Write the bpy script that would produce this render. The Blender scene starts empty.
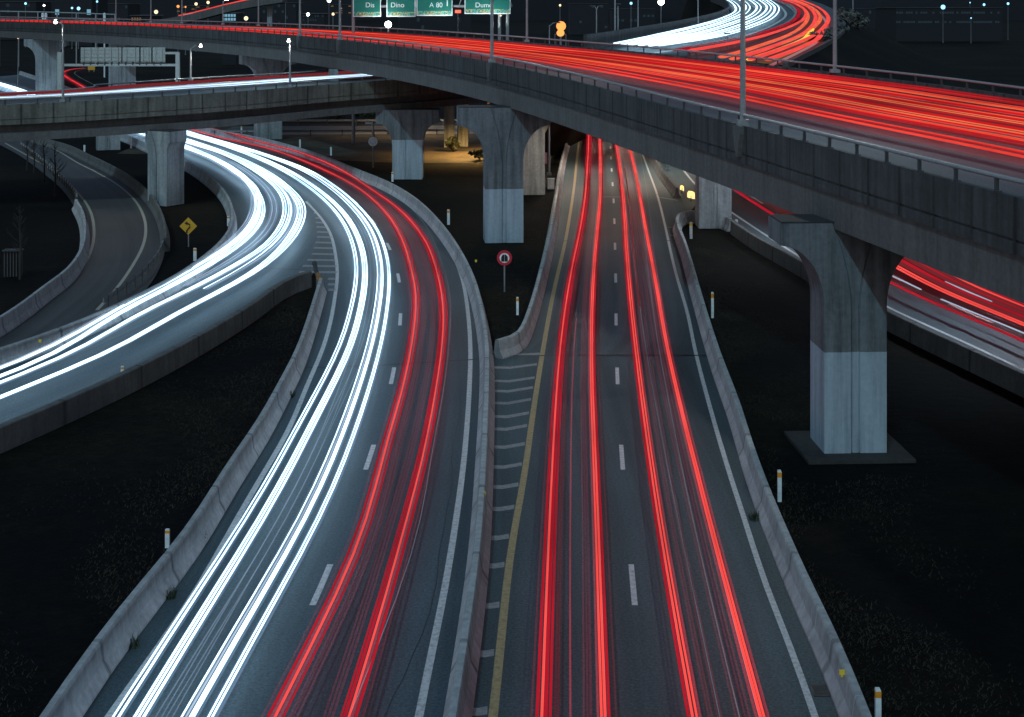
import bpy, bmesh, math, random
import numpy as np
from mathutils import Vector

# ------------------------------------------------------------------ camera, sky, sun, exposure
S = bpy.context.scene
C = S.collection
CAM_H, F_PX, CX, HOR = 16.3, 1527.0, 512.0, 7.0
cd = bpy.data.cameras.new('camera')
cam = bpy.data.objects.new('camera', cd); C.objects.link(cam)
cam.location = (0, 0, CAM_H); cam.rotation_euler = (math.radians(90), 0, 0)
cd.sensor_width = 36.0; cd.lens = F_PX / 1024 * 36.0
cd.shift_y = -(358.5 - HOR) / 1024.0
cd.clip_start = 0.5; cd.clip_end = 9000
S.camera = cam

SUN_EL, SUN_AZ = math.radians(40), math.radians(200)   # azimuth clockwise from +Y, the view direction
W = bpy.data.worlds.new('World'); S.world = W; W.use_nodes = True
nt = W.node_tree; nt.nodes.clear()
sky = nt.nodes.new('ShaderNodeTexSky'); sky.sky_type = 'NISHITA'; sky.sun_disc = False
sky.sun_elevation = SUN_EL; sky.sun_rotation = SUN_AZ
bg = nt.nodes.new('ShaderNodeBackground'); bg.inputs['Strength'].default_value = 0.056
wo = nt.nodes.new('ShaderNodeOutputWorld')
nt.links.new(sky.outputs[0], bg.inputs[0]); nt.links.new(bg.outputs[0], wo.inputs[0])

sl = bpy.data.lights.new('moon', 'SUN'); sl.energy = 0.90; sl.angle = math.radians(1.0)
sl.color = (0.42, 0.82, 1.0)
so = bpy.data.objects.new('moon', sl); C.objects.link(so)
so.rotation_euler = Vector((math.sin(SUN_AZ) * math.cos(SUN_EL), math.cos(SUN_AZ) * math.cos(SUN_EL), math.sin(SUN_EL))).to_track_quat('Z', 'Y').to_euler()
so.location = (0, -20, 80)

S.view_settings.view_transform = 'Standard'; S.view_settings.look = 'None'
S.view_settings.exposure = 0.0; S.view_settings.gamma = 1.0
S.view_settings.use_curve_mapping = False
S.render.engine = 'CYCLES'
S.cycles.use_denoising = True
S.cycles.max_bounces = 5; S.cycles.diffuse_bounces = 2; S.cycles.glossy_bounces = 2
S.cycles.transparent_max_bounces = 24
S.cycles.sample_clamp_indirect = 4.0
S.cycles.caustics_reflective = False; S.cycles.caustics_refractive = False
rnd = random.Random(7)

# ------------------------------------------------------------------ helpers: paths
def at(px, py, z=0.0):
    d = F_PX * (CAM_H - z) / (py - HOR)
    return np.array([(px - CX) * d / F_PX, d, z])

def atd(px, py, d):
    return np.array([(px - CX) * d / F_PX, d, CAM_H - (py - HOR) * d / F_PX])

def catmull(P, n=12):
    P = np.asarray(P, float)
    Q = np.vstack([2 * P[0] - P[1], P, 2 * P[-1] - P[-2]])
    out = []
    for i in range(1, len(Q) - 2):
        p0, p1, p2, p3 = Q[i - 1], Q[i], Q[i + 1], Q[i + 2]
        t0 = 0; t1 = t0 + max(np.linalg.norm(p1 - p0), 1e-6) ** .5
        t2 = t1 + max(np.linalg.norm(p2 - p1), 1e-6) ** .5
        t3 = t2 + max(np.linalg.norm(p3 - p2), 1e-6) ** .5
        for t in np.linspace(t1, t2, n, endpoint=False):
            A1 = (t1 - t) / (t1 - t0) * p0 + (t - t0) / (t1 - t0) * p1
            A2 = (t2 - t) / (t2 - t1) * p1 + (t - t1) / (t2 - t1) * p2
            A3 = (t3 - t) / (t3 - t2) * p2 + (t - t2) / (t3 - t2) * p3
            B1 = (t2 - t) / (t2 - t0) * A1 + (t - t0) / (t2 - t0) * A2
            B2 = (t3 - t) / (t3 - t1) * A2 + (t - t1) / (t3 - t1) * A3
            out.append((t2 - t) / (t2 - t1) * B1 + (t - t1) / (t2 - t1) * B2)
    out.append(Q[-2])
    return np.array(out)

def arclen(P):
    return np.concatenate([[0], np.cumsum(np.linalg.norm(np.diff(P[:, :2], axis=0), axis=1))])

def resample(P, step):
    s = arclen(P); n = max(2, int(round(s[-1] / step)) + 1)
    t = np.linspace(0, s[-1], n)
    return np.stack([np.interp(t, s, P[:, k]) for k in range(3)], 1)

def smooth(P, it=2):
    P = P.copy()
    for _ in range(it):
        P[1:-1] = .25 * P[:-2] + .5 * P[1:-1] + .25 * P[2:]
    return P

def extend(P, a=0.0, b=0.0):
    if a:
        t = P[0] - P[2]; t[2] = 0; t /= np.linalg.norm(t); P = np.vstack([P[0] + t * a, P])
    if b:
        t = P[-1] - P[-3]; t[2] = 0; t /= np.linalg.norm(t); P = np.vstack([P, P[-1] + t * b])
    return P

def survey(pts, z=0.0, step=2.0, a=0.0, b=0.0, it=2):
    """ground line surveyed from the picture on the level z"""
    q = catmull(np.array(pts, float), 14)
    P = np.array([at(x, y, z) for x, y in q])
    return smooth(resample(extend(resample(P, step), a, b), step), it)

def normals(P):
    t = np.gradient(P[:, :2], axis=0)
    t /= np.maximum(np.linalg.norm(t, axis=1)[:, None], 1e-9)
    return np.stack([t[:, 1], -t[:, 0]], 1)

def offset(P, o):
    Q = P.copy(); Q[:, :2] += normals(P) * (o if np.isscalar(o) else np.asarray(o)[:, None]); return Q

def lift(P, dz):
    Q = P.copy(); Q[:, 2] += dz; return Q

def sub(P, s0, s1, step=.6):
    s = arclen(P); t = np.linspace(max(s0, 0), min(s1, s[-1]), max(2, int((s1 - s0) / step) + 1))
    return np.stack([np.interp(t, s, P[:, k]) for k in range(3)], 1)

# ------------------------------------------------------------------ helpers: objects
def tag(o, label=None, cat=None, group=None, kind=None):
    if label: o['label'] = label
    if cat: o['category'] = cat
    if group: o['group'] = group
    if kind: o['kind'] = kind
    return o

def empty(name, loc=(0, 0, 0), rz=0, parent=None):
    o = bpy.data.objects.new(name, None); C.objects.link(o)
    o.location = loc; o.rotation_euler = (0, 0, rz); o.empty_display_size = .3
    if parent: o.parent = parent
    return o

class MB:
    """collects geometry; build() links it as ONE mesh object"""
    def __init__(s): s.v = []; s.f = []; s.uv = []; s.mi = []
    def add(s, V, Fs, UV=None, mi=0):
        b = len(s.v); s.v.extend([tuple(map(float, p)) for p in V])
        for k, f in enumerate(Fs):
            s.f.append([b + i for i in f]); s.mi.append(mi)
            s.uv.append(UV[k] if UV is not None else [(0, 0)] * len(f))
        return s
    def box(s, c, size, rz=0, mi=0):
        x, y, z = [q / 2 for q in size]; cs, sn = math.cos(rz), math.sin(rz)
        V = [(c[0] + a * x * cs - b * y * sn, c[1] + a * x * sn + b * y * cs, c[2] + e * z)
             for e in (-1, 1) for a, b in ((-1, -1), (1, -1), (1, 1), (-1, 1))]
        return s.add(V, [[3, 2, 1, 0], [4, 5, 6, 7], [0, 1, 5, 4], [1, 2, 6, 5], [2, 3, 7, 6], [3, 0, 4, 7]], mi=mi)
    def tube(s, P, r, n=8, mi=0, cap=True):
        P = np.asarray(P, float); R = [r] * len(P) if np.isscalar(r) else r
        V = []; up = np.array([0, 0, 1.])
        for i, p in enumerate(P):
            t = P[min(i + 1, len(P) - 1)] - P[max(i - 1, 0)]; t /= max(np.linalg.norm(t), 1e-9)
            ref = up if abs(t[2]) < .95 else np.array([0, 1., 0])
            a = np.cross(t, ref); a /= np.linalg.norm(a); b = np.cross(a, t)
            for k in range(n):
                an = 2 * math.pi * k / n
                V.append(p + R[i] * (math.cos(an) * a + math.sin(an) * b))
        F_ = [[i * n + k, i * n + (k + 1) % n, (i + 1) * n + (k + 1) % n, (i + 1) * n + k]
              for i in range(len(P) - 1) for k in range(n)]
        if cap: F_ += [list(range(n))[::-1], [(len(P) - 1) * n + k for k in range(n)]]
        return s.add(V, F_, mi=mi)
    def disc(s, c, r, thick, n=24, mi=0):      # disc facing -Y
        V = [(c[0] + r * math.cos(2 * math.pi * k / n), c[1] + e * thick / 2, c[2] + r * math.sin(2 * math.pi * k / n))
             for e in (-1, 1) for k in range(n)]
        F_ = [list(range(n)), list(range(2 * n - 1, n - 1, -1))] + \
             [[k, n + k, n + (k + 1) % n, (k + 1) % n] for k in range(n)]
        return s.add(V, F_, mi=mi)
    def prism(s, poly, y0, y1, mi=0):          # polygon in XZ extruded along Y
        n = len(poly)
        V = [(x, y0, z) for x, z in poly] + [(x, y1, z) for x, z in poly]
        return s.add(V, [list(range(n)), list(range(2 * n - 1, n - 1, -1))] +
                     [[k, n + k, n + (k + 1) % n, (k + 1) % n] for k in range(n)], mi=mi)
    def ball(s, c, r, sz=1, n=10, m=6, mi=0):
        V = []; F_ = []
        for i in range(m + 1):
            th = math.pi * i / m
            for k in range(n):
                ph = 2 * math.pi * k / n
                V.append((c[0] + r * math.sin(th) * math.cos(ph), c[1] + r * math.sin(th) * math.sin(ph), c[2] + r * sz * math.cos(th)))
        for i in range(m):
            for k in range(n):
                F_.append([i * n + k, (i + 1) * n + k, (i + 1) * n + (k + 1) % n, i * n + (k + 1) % n])
        return s.add(V, F_, mi=mi)
    def build(s, name, mats, parent=None, loc=None, rz=0, smooth_=False, fixn=True):
        me = bpy.data.meshes.new(name); me.from_pydata(s.v, [], s.f)
        if not isinstance(mats, (list, tuple)): mats = [mats]
        for m in mats: me.materials.append(m)
        uvl = me.uv_layers.new(name='UVMap')
        flat = [c for f in s.uv for c in f]
        uvl.data.foreach_set('uv', np.array(flat, np.float32).ravel())
        me.polygons.foreach_set('material_index', s.mi)
        if smooth_: me.polygons.foreach_set('use_smooth', [True] * len(s.f))
        if fixn:
            bm = bmesh.new(); bm.from_mesh(me); bmesh.ops.recalc_face_normals(bm, faces=bm.faces); bm.to_mesh(me); bm.free()
        me.update()
        o = bpy.data.objects.new(name, me); C.objects.link(o)
        if parent: o.parent = parent
        if loc is not None: o.location = loc
        if rz: o.rotation_euler = (0, 0, rz)
        return o

def ribbon(mb, Lp, Rp, mi=0, w_uv=True):
    n = len(Lp); s = arclen((Lp + Rp) / 2); wd = np.linalg.norm(Rp - Lp, axis=1)
    V = np.empty((2 * n, 3)); V[0::2] = Lp; V[1::2] = Rp
    F_ = [[2 * i, 2 * i + 1, 2 * i + 3, 2 * i + 2] for i in range(n - 1)]
    UV = [[(0, s[i]), (wd[i], s[i]), (wd[i + 1], s[i + 1]), (0, s[i + 1])] for i in range(n - 1)]
    return mb.add(V, F_, UV, mi)

def ribbon2(mb, Lp, Rp, n=160, mi=0):
    def rs(P):
        s = arclen(P); t = np.linspace(0, s[-1], n)
        return np.stack([np.interp(t, s, P[:, k]) for k in range(3)], 1)
    return ribbon(mb, rs(Lp), rs(Rp), mi)

def stripe(mb, P, w, dz=0.006, mi=0):
    Q = lift(P, dz); return ribbon(mb, offset(Q, -w / 2), offset(Q, w / 2), mi)

def sweep(mb, P, prof, closed=True, caps=True, wid=None, mi=0, joints=0, jd=.04):
    """prof: (a, b, z) lateral = a + b*width, z above the path; joints: groove every so many metres"""
    P0 = np.asarray(P); s0 = arclen(P0)
    rows = [(s, 0) for s in s0]
    if joints:
        for k in range(1, int(s0[-1] / joints)):
            c = k * joints; rows += [(c - .03, 0), (c - .015, 1), (c + .015, 1), (c + .03, 0)]
        rows.sort()
    ss = np.array([r[0] for r in rows]); fl = [r[1] for r in rows]
    P = np.stack([np.interp(ss, s0, P0[:, k]) for k in range(3)], 1)
    N0 = normals(P0); N = np.stack([np.interp(ss, s0, N0[:, k]) for k in range(2)], 1)
    N /= np.linalg.norm(N, axis=1)[:, None]
    wv = np.zeros(len(ss)) if wid is None else np.interp(ss, s0, wid)
    m = len(prof)
    cx_ = sum(p[0] for p in prof) / m; bx = sum(p[1] for p in prof) / m
    V = []
    for i in range(len(ss)):
        for a, b, z in prof:
            la = a + b * wv[i]; zz = z
            if fl[i]:
                ce = cx_ + bx * wv[i]
                la = la - math.copysign(min(jd, abs(la - ce)), la - ce)
                if z > .5: zz = z - jd * .6
            V.append((P[i, 0] + N[i, 0] * la, P[i, 1] + N[i, 1] * la, P[i, 2] + zz))
    cl = [0.]
    for j in range(m):
        q, r = prof[j], prof[(j + 1) % m]
        cl.append(cl[-1] + math.hypot(q[0] - r[0] + (q[1] - r[1]) * (wv.mean()), q[2] - r[2]))
    F_, UV = [], []
    for i in range(len(ss) - 1):
        for j in range(m if closed else m - 1):
            k = (j + 1) % m
            F_.append([i * m + j, i * m + k, (i + 1) * m + k, (i + 1) * m + j])
            UV.append([(ss[i], cl[j]), (ss[i], cl[j + 1]), (ss[i + 1], cl[j + 1]), (ss[i + 1], cl[j])])
    if caps and closed:
        F_.append(list(range(m))[::-1]); UV.append([(0, 0)] * m)
        e = (len(ss) - 1) * m; F_.append([e + j for j in range(m)]); UV.append([(0, 0)] * m)
    return mb.add(V, F_, UV, mi)

# ------------------------------------------------------------------ materials
def mat(name):
    m = bpy.data.materials.new(name); m.use_nodes = True
    n = m.node_tree; n.nodes.clear()
    out = n.nodes.new('ShaderNodeOutputMaterial'); b = n.nodes.new('ShaderNodeBsdfPrincipled')
    n.links.new(b.outputs[0], out.inputs[0])
    return m, n, b, out

def nd(n, t, **kw):
    x = n.nodes.new(t)
    for k, v in kw.items(): setattr(x, k, v)
    return x

def noise(n, vec, scale, detail=4, rough=.55, sc=None):
    if sc is not None:
        mp = nd(n, 'ShaderNodeMapping'); mp.inputs['Scale'].default_value = sc; n.links.new(vec, mp.inputs[0]); vec = mp.outputs[0]
    t = nd(n, 'ShaderNodeTexNoise'); t.inputs['Scale'].default_value = scale
    t.inputs['Detail'].default_value = detail; t.inputs['Roughness'].default_value = rough
    n.links.new(vec, t.inputs['Vector']); return t.outputs['Fac']

def ramp(n, fac, stops):
    r = nd(n, 'ShaderNodeValToRGB'); e = r.color_ramp.elements
    while len(e) < len(stops): e.new(.5)
    for k, (p, c) in enumerate(stops):
        e[k].position = p; e[k].color = (c, c, c, 1) if np.isscalar(c) else (*c, 1)
    n.links.new(fac, r.inputs[0]); return r.outputs[0]

def mix(n, fac, a, b, mode='MIX'):
    x = nd(n, 'ShaderNodeMix', data_type='RGBA', blend_type=mode)
    for sock, val in ((x.inputs[0], fac), (x.inputs[6], a), (x.inputs[7], b)):
        if hasattr(val, 'links') or hasattr(val, 'is_linked'): n.links.new(val, sock)
        else: sock.default_value = val if np.isscalar(val) else (*val, 1)
    return x.outputs[2]

def math_(n, op, a, b=None):
    x = nd(n, 'ShaderNodeMath', operation=op)
    for sock, val in ((x.inputs[0], a), (x.inputs[1], b)):
        if val is None: continue
        if np.isscalar(val): sock.default_value = val
        else: n.links.new(val, sock)
    return x.outputs[0]

def bump(n, b, h, strength, dist=.02):
    x = nd(n, 'ShaderNodeBump'); x.inputs['Strength'].default_value = strength; x.inputs['Distance'].default_value = dist
    n.links.new(h, x.inputs['Height']); n.links.new(x.outputs[0], b.inputs['Normal'])

def plain(name, col, rough=.6, metal=0, spec=.4, var=.15, scale=6):
    m, n, b, o = mat(name)
    tc = nd(n, 'ShaderNodeTexCoord')
    f = noise(n, tc.outputs['Object'], scale, 4)
    c = mix(n, ramp(n, f, [(.3, 0), (.7, 1)]), tuple(q * (1 - var) for q in col), tuple(min(1, q * (1 + var)) for q in col))
    n.links.new(c, b.inputs['Base Color'])
    b.inputs['Roughness'].default_value = rough; b.inputs['Metallic'].default_value = metal
    b.inputs['Specular IOR Level'].default_value = spec
    return m

def asphalt(name, col, rough=.62, spec=.4, track=.25):
    m, n, b, o = mat(name)
    tc = nd(n, 'ShaderNodeTexCoord'); gp = nd(n, 'ShaderNodeNewGeometry')
    pos = gp.outputs['Position']; uv = tc.outputs['UV']
    big = ramp(n, noise(n, pos, .11, 4), [(.3, .82), (.7, 1.15)])
    fine = ramp(n, noise(n, pos, 9, 3, .7), [(.25, .72), (.75, 1.3)])
    agg = ramp(n, noise(n, pos, 13, 2, .9), [(.3, .5), (.72, 1.75)])
    lng = ramp(n, noise(n, uv, 1.0, 4, .6, sc=(1.1, .012, 1)), [(.35, 1 - track), (.65, 1 + track)])
    pat = ramp(n, noise(n, uv, 1.0, 3, .5, sc=(.16, .035, 1)), [(.42, .9), (.58, 1.06)])
    c = mix(n, 1.0, col, big, 'MULTIPLY')
    for q in (fine, agg, lng, pat): c = mix(n, 1.0, c, q, 'MULTIPLY')
    n.links.new(c, b.inputs['Base Color'])
    b.inputs['Roughness'].default_value = rough; b.inputs['Specular IOR Level'].default_value = spec
    bump(n, b, noise(n, pos, 40, 3, .7), .35, .012)
    return m

def concrete(name, col, dark, rough=.75, joint=0.0, jphase=0.0, streak=.4, paint=None, fine=1.0):  # paint: height and colour of the lighter foot, light put into the colour
    m, n, b, o = mat(name)
    tc = nd(n, 'ShaderNodeTexCoord'); gp = nd(n, 'ShaderNodeNewGeometry')
    pos = gp.outputs['Position']; uv = tc.outputs['UV']; ob = tc.outputs['Object']
    f1 = noise(n, pos, .55, 5, .6); f2 = noise(n, pos, 5, 4, .6)
    st = noise(n, ob, 1.0, 5, .65, sc=(2.6, 2.6, .16))
    c = mix(n, ramp(n, f1, [(.3, 0), (.72, 1)]), dark, col)
    c = mix(n, 1.0, c, ramp(n, f2, [(.25, .78), (.75, 1.14)]), 'MULTIPLY')
    c = mix(n, streak, c, mix(n, 1.0, c, ramp(n, st, [(.34, .45), (.6, 1.12)]), 'MULTIPLY'))
    if joint:
        sx = nd(n, 'ShaderNodeSeparateXYZ'); n.links.new(uv, sx.inputs[0])
        q = math_(n, 'FRACT', math_(n, 'DIVIDE', math_(n, 'ADD', sx.outputs[0], joint / 2 + jphase), joint))
        q = math_(n, 'ABSOLUTE', math_(n, 'SUBTRACT', q, .5))
        q = math_(n, 'MULTIPLY', q, joint)
        wob = math_(n, 'MULTIPLY', noise(n, pos, 1.2, 3), .16)
        dk = ramp(n, math_(n, 'SUBTRACT', q, wob), [(.0, .6), (.05, .96), (.12, 1.0)])
        c = mix(n, 1.0, c, dk, 'MULTIPLY')
    if paint:  # lighter foot: light on the lower pier, put into the colour
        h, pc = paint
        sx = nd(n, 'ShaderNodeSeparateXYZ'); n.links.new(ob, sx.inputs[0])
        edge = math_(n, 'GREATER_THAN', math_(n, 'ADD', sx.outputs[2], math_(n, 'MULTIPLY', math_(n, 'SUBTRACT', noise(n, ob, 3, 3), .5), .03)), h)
        lit_foot = mix(n, 1.0, mix(n, ramp(n, f1, [(.3, 0), (.7, 1)]), tuple(q * .9 for q in pc), pc), ramp(n, f2, [(.2, .86), (.8, 1.08)]), 'MULTIPLY')
        lit_foot = mix(n, .6, lit_foot, mix(n, 1.0, lit_foot, ramp(n, st, [(.34, .5), (.6, 1.1)]), 'MULTIPLY'))
        c = mix(n, edge, lit_foot, c)
    n.links.new(c, b.inputs['Base Color'])
    b.inputs['Roughness'].default_value = rough; b.inputs['Specular IOR Level'].default_value = .3
    bump(n, b, noise(n, pos, 14, 4, .6), .25 * fine, .02)
    return m

def paint(name, col, wear=.5):
    m, n, b, o = mat(name)
    gp = nd(n, 'ShaderNodeNewGeometry'); pos = gp.outputs['Position']
    f = noise(n, pos, 7, 5, .75)
    c = mix(n, ramp(n, f, [(.33, wear), (.55, 0)]), col, (.06, .06, .062))
    n.links.new(c, b.inputs['Base Color']); b.inputs['Roughness'].default_value = .6
    return m

def glow(name, col, strength, add=False, vary=.25):
    """a lamp's light: emission; add=True lets what lies behind shine through, as light streaks do"""
    m = bpy.data.materials.new(name); m.use_nodes = True; n = m.node_tree; n.nodes.clear()
    out = n.nodes.new('ShaderNodeOutputMaterial'); e = n.nodes.new('ShaderNodeEmission')
    e.inputs[0].default_value = (*col, 1)
    if vary:
        tc = nd(n, 'ShaderNodeTexCoord')
        f = noise(n, tc.outputs['UV'], 1.0, 3, .6, sc=(.09, 2.2, 1))
        n.links.new(math_(n, 'MULTIPLY', ramp(n, f, [(.3, 1 - vary), (.7, 1 + vary)]), strength), e.inputs[1])
    else: e.inputs[1].default_value = strength
    if add:
        t = n.nodes.new('ShaderNodeBsdfTransparent'); a = n.nodes.new('ShaderNodeAddShader')
        n.links.new(t.outputs[0], a.inputs[0]); n.links.new(e.outputs[0], a.inputs[1]); n.links.new(a.outputs[0], out.inputs[0])
    else: n.links.new(e.outputs[0], out.inputs[0])
    return m

M = {}
M['asphalt'] = asphalt('asphalt', (.049, .075, .084))
M['asphalt_main'] = asphalt('asphalt_main', (.049, .076, .088), rough=.55)
M['asphalt_warm'] = asphalt('asphalt_warm', (.060, .058, .056))
M['asphalt_dark'] = asphalt('asphalt_dark', (.030, .031, .033))
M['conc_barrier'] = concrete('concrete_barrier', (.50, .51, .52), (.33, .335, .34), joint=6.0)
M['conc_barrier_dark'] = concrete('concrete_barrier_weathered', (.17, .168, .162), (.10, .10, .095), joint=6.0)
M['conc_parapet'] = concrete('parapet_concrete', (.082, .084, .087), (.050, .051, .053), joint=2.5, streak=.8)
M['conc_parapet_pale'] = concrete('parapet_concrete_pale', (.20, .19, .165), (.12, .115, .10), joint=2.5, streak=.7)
M['conc_girder'] = concrete('girder_concrete', (.14, .136, .133), (.108, .106, .105), streak=.4)
M['conc_pier'] = concrete('pier_concrete', (.17, .185, .20), (.125, .135, .15), streak=.85, paint=(3.72, (.37, .44, .51)))  # paler lower band: the lit part below the deck's shade, as colour
M['conc_pier_plain'] = concrete('pier_concrete_plain', (.34, .37, .39), (.26, .28, .295), streak=.8)
M['conc_footing'] = concrete('footing_concrete', (.060, .058, .055), (.030, .030, .030))
M['groove'] = plain('cap_shade_dark', (.03, .031, .033), .9)  # near-black tone for the painted shade on pier caps
M['steel'] = plain('galvanised_steel', (.25, .26, .27), .6, .15)
M['steel_dark'] = plain('dark_steel', (.06, .063, .067), .5, .4)
M['rail_steel'] = plain('rail_steel', (.30, .31, .32), .55, .2)
M['white_line'] = paint('white_line', (.62, .63, .63), .55)
M['white_line_dull'] = paint('white_line_dull', (.30, .31, .31), .6)
M['yellow_line'] = paint('yellow_line', (.44, .34, .16), .6)
M['cream_line'] = paint('cream_line', (.50, .46, .36), .5)
M['joint_seal'] = plain('joint_seal', (.02, .021, .022), .5)
M['post_white'] = plain('post_white', (.75, .78, .8), .5)
M['post_orange'] = plain('post_orange', (.75, .30, .03), .4)
M['post_yellow'] = plain('post_yellow', (.8, .55, .05), .4)
M['sign_yellow'] = plain('sign_yellow', (.62, .34, .03), .4, var=.08)
M['sign_red'] = plain('sign_red', (.48, .02, .04), .4)
M['sign_white'] = plain('sign_white', (.75, .78, .8), .4)
M['sign_black'] = plain('sign_black', (.012, .014, .018), .5)
M['sign_green'] = plain('sign_green', (.010, .15, .125), .35, var=.1)
M['sign_back'] = plain('sign_back', (.46, .49, .47), .5, .3)
M['sign_pink'] = plain('sign_pink', (.62, .30, .36), .5)
M['sign_blue'] = plain('sign_blue', (.50, .70, .82), .5)
M['box_orange'] = plain('box_orange', (.72, .36, .02), .5)
M['rust'] = plain('rust', (.30, .15, .06), .8, var=.35)
M['bark'] = plain('bark', (.035, .030, .026), .9)
M['wood'] = plain('weathered_post', (.10, .09, .08), .85)

def ground_material():
    m, n, b, o = mat('dark_ground')
    gp = nd(n, 'ShaderNodeNewGeometry'); pos = gp.outputs['Position']
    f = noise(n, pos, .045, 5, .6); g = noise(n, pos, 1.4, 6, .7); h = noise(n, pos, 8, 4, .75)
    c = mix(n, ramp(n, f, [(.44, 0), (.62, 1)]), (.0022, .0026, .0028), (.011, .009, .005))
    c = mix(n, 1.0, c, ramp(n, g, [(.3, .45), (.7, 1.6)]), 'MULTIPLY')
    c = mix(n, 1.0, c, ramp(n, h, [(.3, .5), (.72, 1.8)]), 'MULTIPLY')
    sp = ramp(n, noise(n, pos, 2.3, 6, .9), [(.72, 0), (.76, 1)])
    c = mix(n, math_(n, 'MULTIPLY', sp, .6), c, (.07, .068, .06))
    n.links.new(c, b.inputs['Base Color']); b.inputs['Roughness'].default_value = .95
    b.inputs['Specular IOR Level'].default_value = .1
    bump(n, b, g, .6, .12)
    return m
M['ground'] = ground_material()
def dirt_material():
    m, n, b, o = mat('dry_dirt')
    gp = nd(n, 'ShaderNodeNewGeometry'); pos = gp.outputs['Position']
    f = noise(n, pos, .22, 5, .65); g = noise(n, pos, 2.2, 5, .75)
    c = mix(n, ramp(n, f, [(.40, 0), (.58, 1)]), (.008, .007, .006), (.050, .037, .020))
    c = mix(n, 1.0, c, ramp(n, g, [(.3, .4), (.7, 1.7)]), 'MULTIPLY')
    n.links.new(c, b.inputs['Base Color']); b.inputs['Roughness'].default_value = .95; bump(n, b, g, .6, .1); return m
M['dirt'] = dirt_material()
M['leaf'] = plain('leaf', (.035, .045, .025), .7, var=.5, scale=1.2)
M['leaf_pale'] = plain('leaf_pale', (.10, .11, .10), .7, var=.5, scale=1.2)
M['grass'] = plain('grass', (.030, .025, .014), .8, var=.6, scale=.6)
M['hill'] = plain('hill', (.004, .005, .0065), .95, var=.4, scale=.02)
M['building'] = plain('building', (.012, .014, .018), .8)
M['win_blue'] = glow('window_blue', (.35, .75, 1.0), .5, vary=.6)
M['win_dim'] = glow('window_dim', (.35, .6, .8), .045, vary=.6)
M['win_warm'] = glow('window_warm', (1.0, .62, .3), .14, vary=.6)
M['lamp_white'] = glow('lamp_white', (.95, .98, 1.0), 14, vary=0)
M['lamp_warm'] = glow('lamp_warm', (1.0, .33, .085), 1.7, vary=0)
M['lamp_soft'] = glow('lamp_soft', (1.0, .74, .42), 1.9, vary=0)
M['lamp_blue'] = glow('lamp_blue', (.30, .72, 1.0), 2.2, vary=0)
M['lamp_red'] = glow('lamp_red', (1.0, .12, .08), 2.0, vary=0)
M['board_glow'] = glow('board_glow', (1.0, .72, .25), 1.6, vary=0)

# light of head lamps and tail lamps
M['w_hot'] = glow('head_light_hot', (.54, .79, 1.0), 3.0, vary=.45)
M['w_mid'] = glow('head_light_mid', (.60, .76, .96), .72, vary=.5)
M['w_soft'] = glow('head_light_soft', (.40, .64, 1.0), .08, add=True, vary=.5)
M['r_fill'] = glow('tail_light_fill', (1.0, .03, .045), .035, add=True, vary=.3)
M['u_core'] = glow('overpass_tail_light_core', (1.0, .062, .040), .88, vary=.3)
M['u_red'] = glow('overpass_tail_light_red', (1.0, .018, .028), .55, vary=.4)
M['u_orange'] = glow('overpass_tail_light_orange', (1.0, .17, .060), .90, vary=.3)
M['r_soft'] = glow('tail_light_soft', (1.0, .05, .09), .10, add=True, vary=.4)
M['w_faint'] = glow('head_light_faint', (.55, .72, .95), .07, add=True, vary=.5)
M['r_core'] = glow('tail_light_core', (1.0, .080, .070), .98, vary=.3)
M['r_orange'] = glow('tail_light_orange', (1.0, .15, .075), .90, vary=.3)
M['r_red'] = glow('tail_light_red', (1.0, .024, .055), .38, vary=.4)
M['r_dim'] = glow('tail_light_dim', (1.0, .05, .10), .026, add=True, vary=.4)
M['r_pink'] = glow('tail_light_pink', (1.0, .12, .15), .16, vary=.2)
M['d_amber'] = glow('indicator_amber', (1.0, .60, .08), 1.1, vary=.3)

# ------------------------------------------------------------------ ground, hills that hide the sky
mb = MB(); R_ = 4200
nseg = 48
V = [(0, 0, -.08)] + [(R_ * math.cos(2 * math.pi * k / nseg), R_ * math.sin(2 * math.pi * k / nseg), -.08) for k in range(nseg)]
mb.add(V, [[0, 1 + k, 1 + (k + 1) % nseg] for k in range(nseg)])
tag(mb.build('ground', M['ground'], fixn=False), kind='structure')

mb = MB(); n = 160; V = []  # dark ring added to hide the bright sky along the horizon
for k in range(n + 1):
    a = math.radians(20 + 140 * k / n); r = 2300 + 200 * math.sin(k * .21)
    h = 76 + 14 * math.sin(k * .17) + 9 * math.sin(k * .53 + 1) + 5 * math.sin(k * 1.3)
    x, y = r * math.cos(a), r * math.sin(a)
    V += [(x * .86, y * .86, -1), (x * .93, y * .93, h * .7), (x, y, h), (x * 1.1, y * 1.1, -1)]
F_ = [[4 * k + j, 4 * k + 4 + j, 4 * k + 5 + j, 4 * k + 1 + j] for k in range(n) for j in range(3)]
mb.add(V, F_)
tag(mb.build('sky_cover_hills', M['hill'], smooth_=True), kind='structure')

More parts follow.
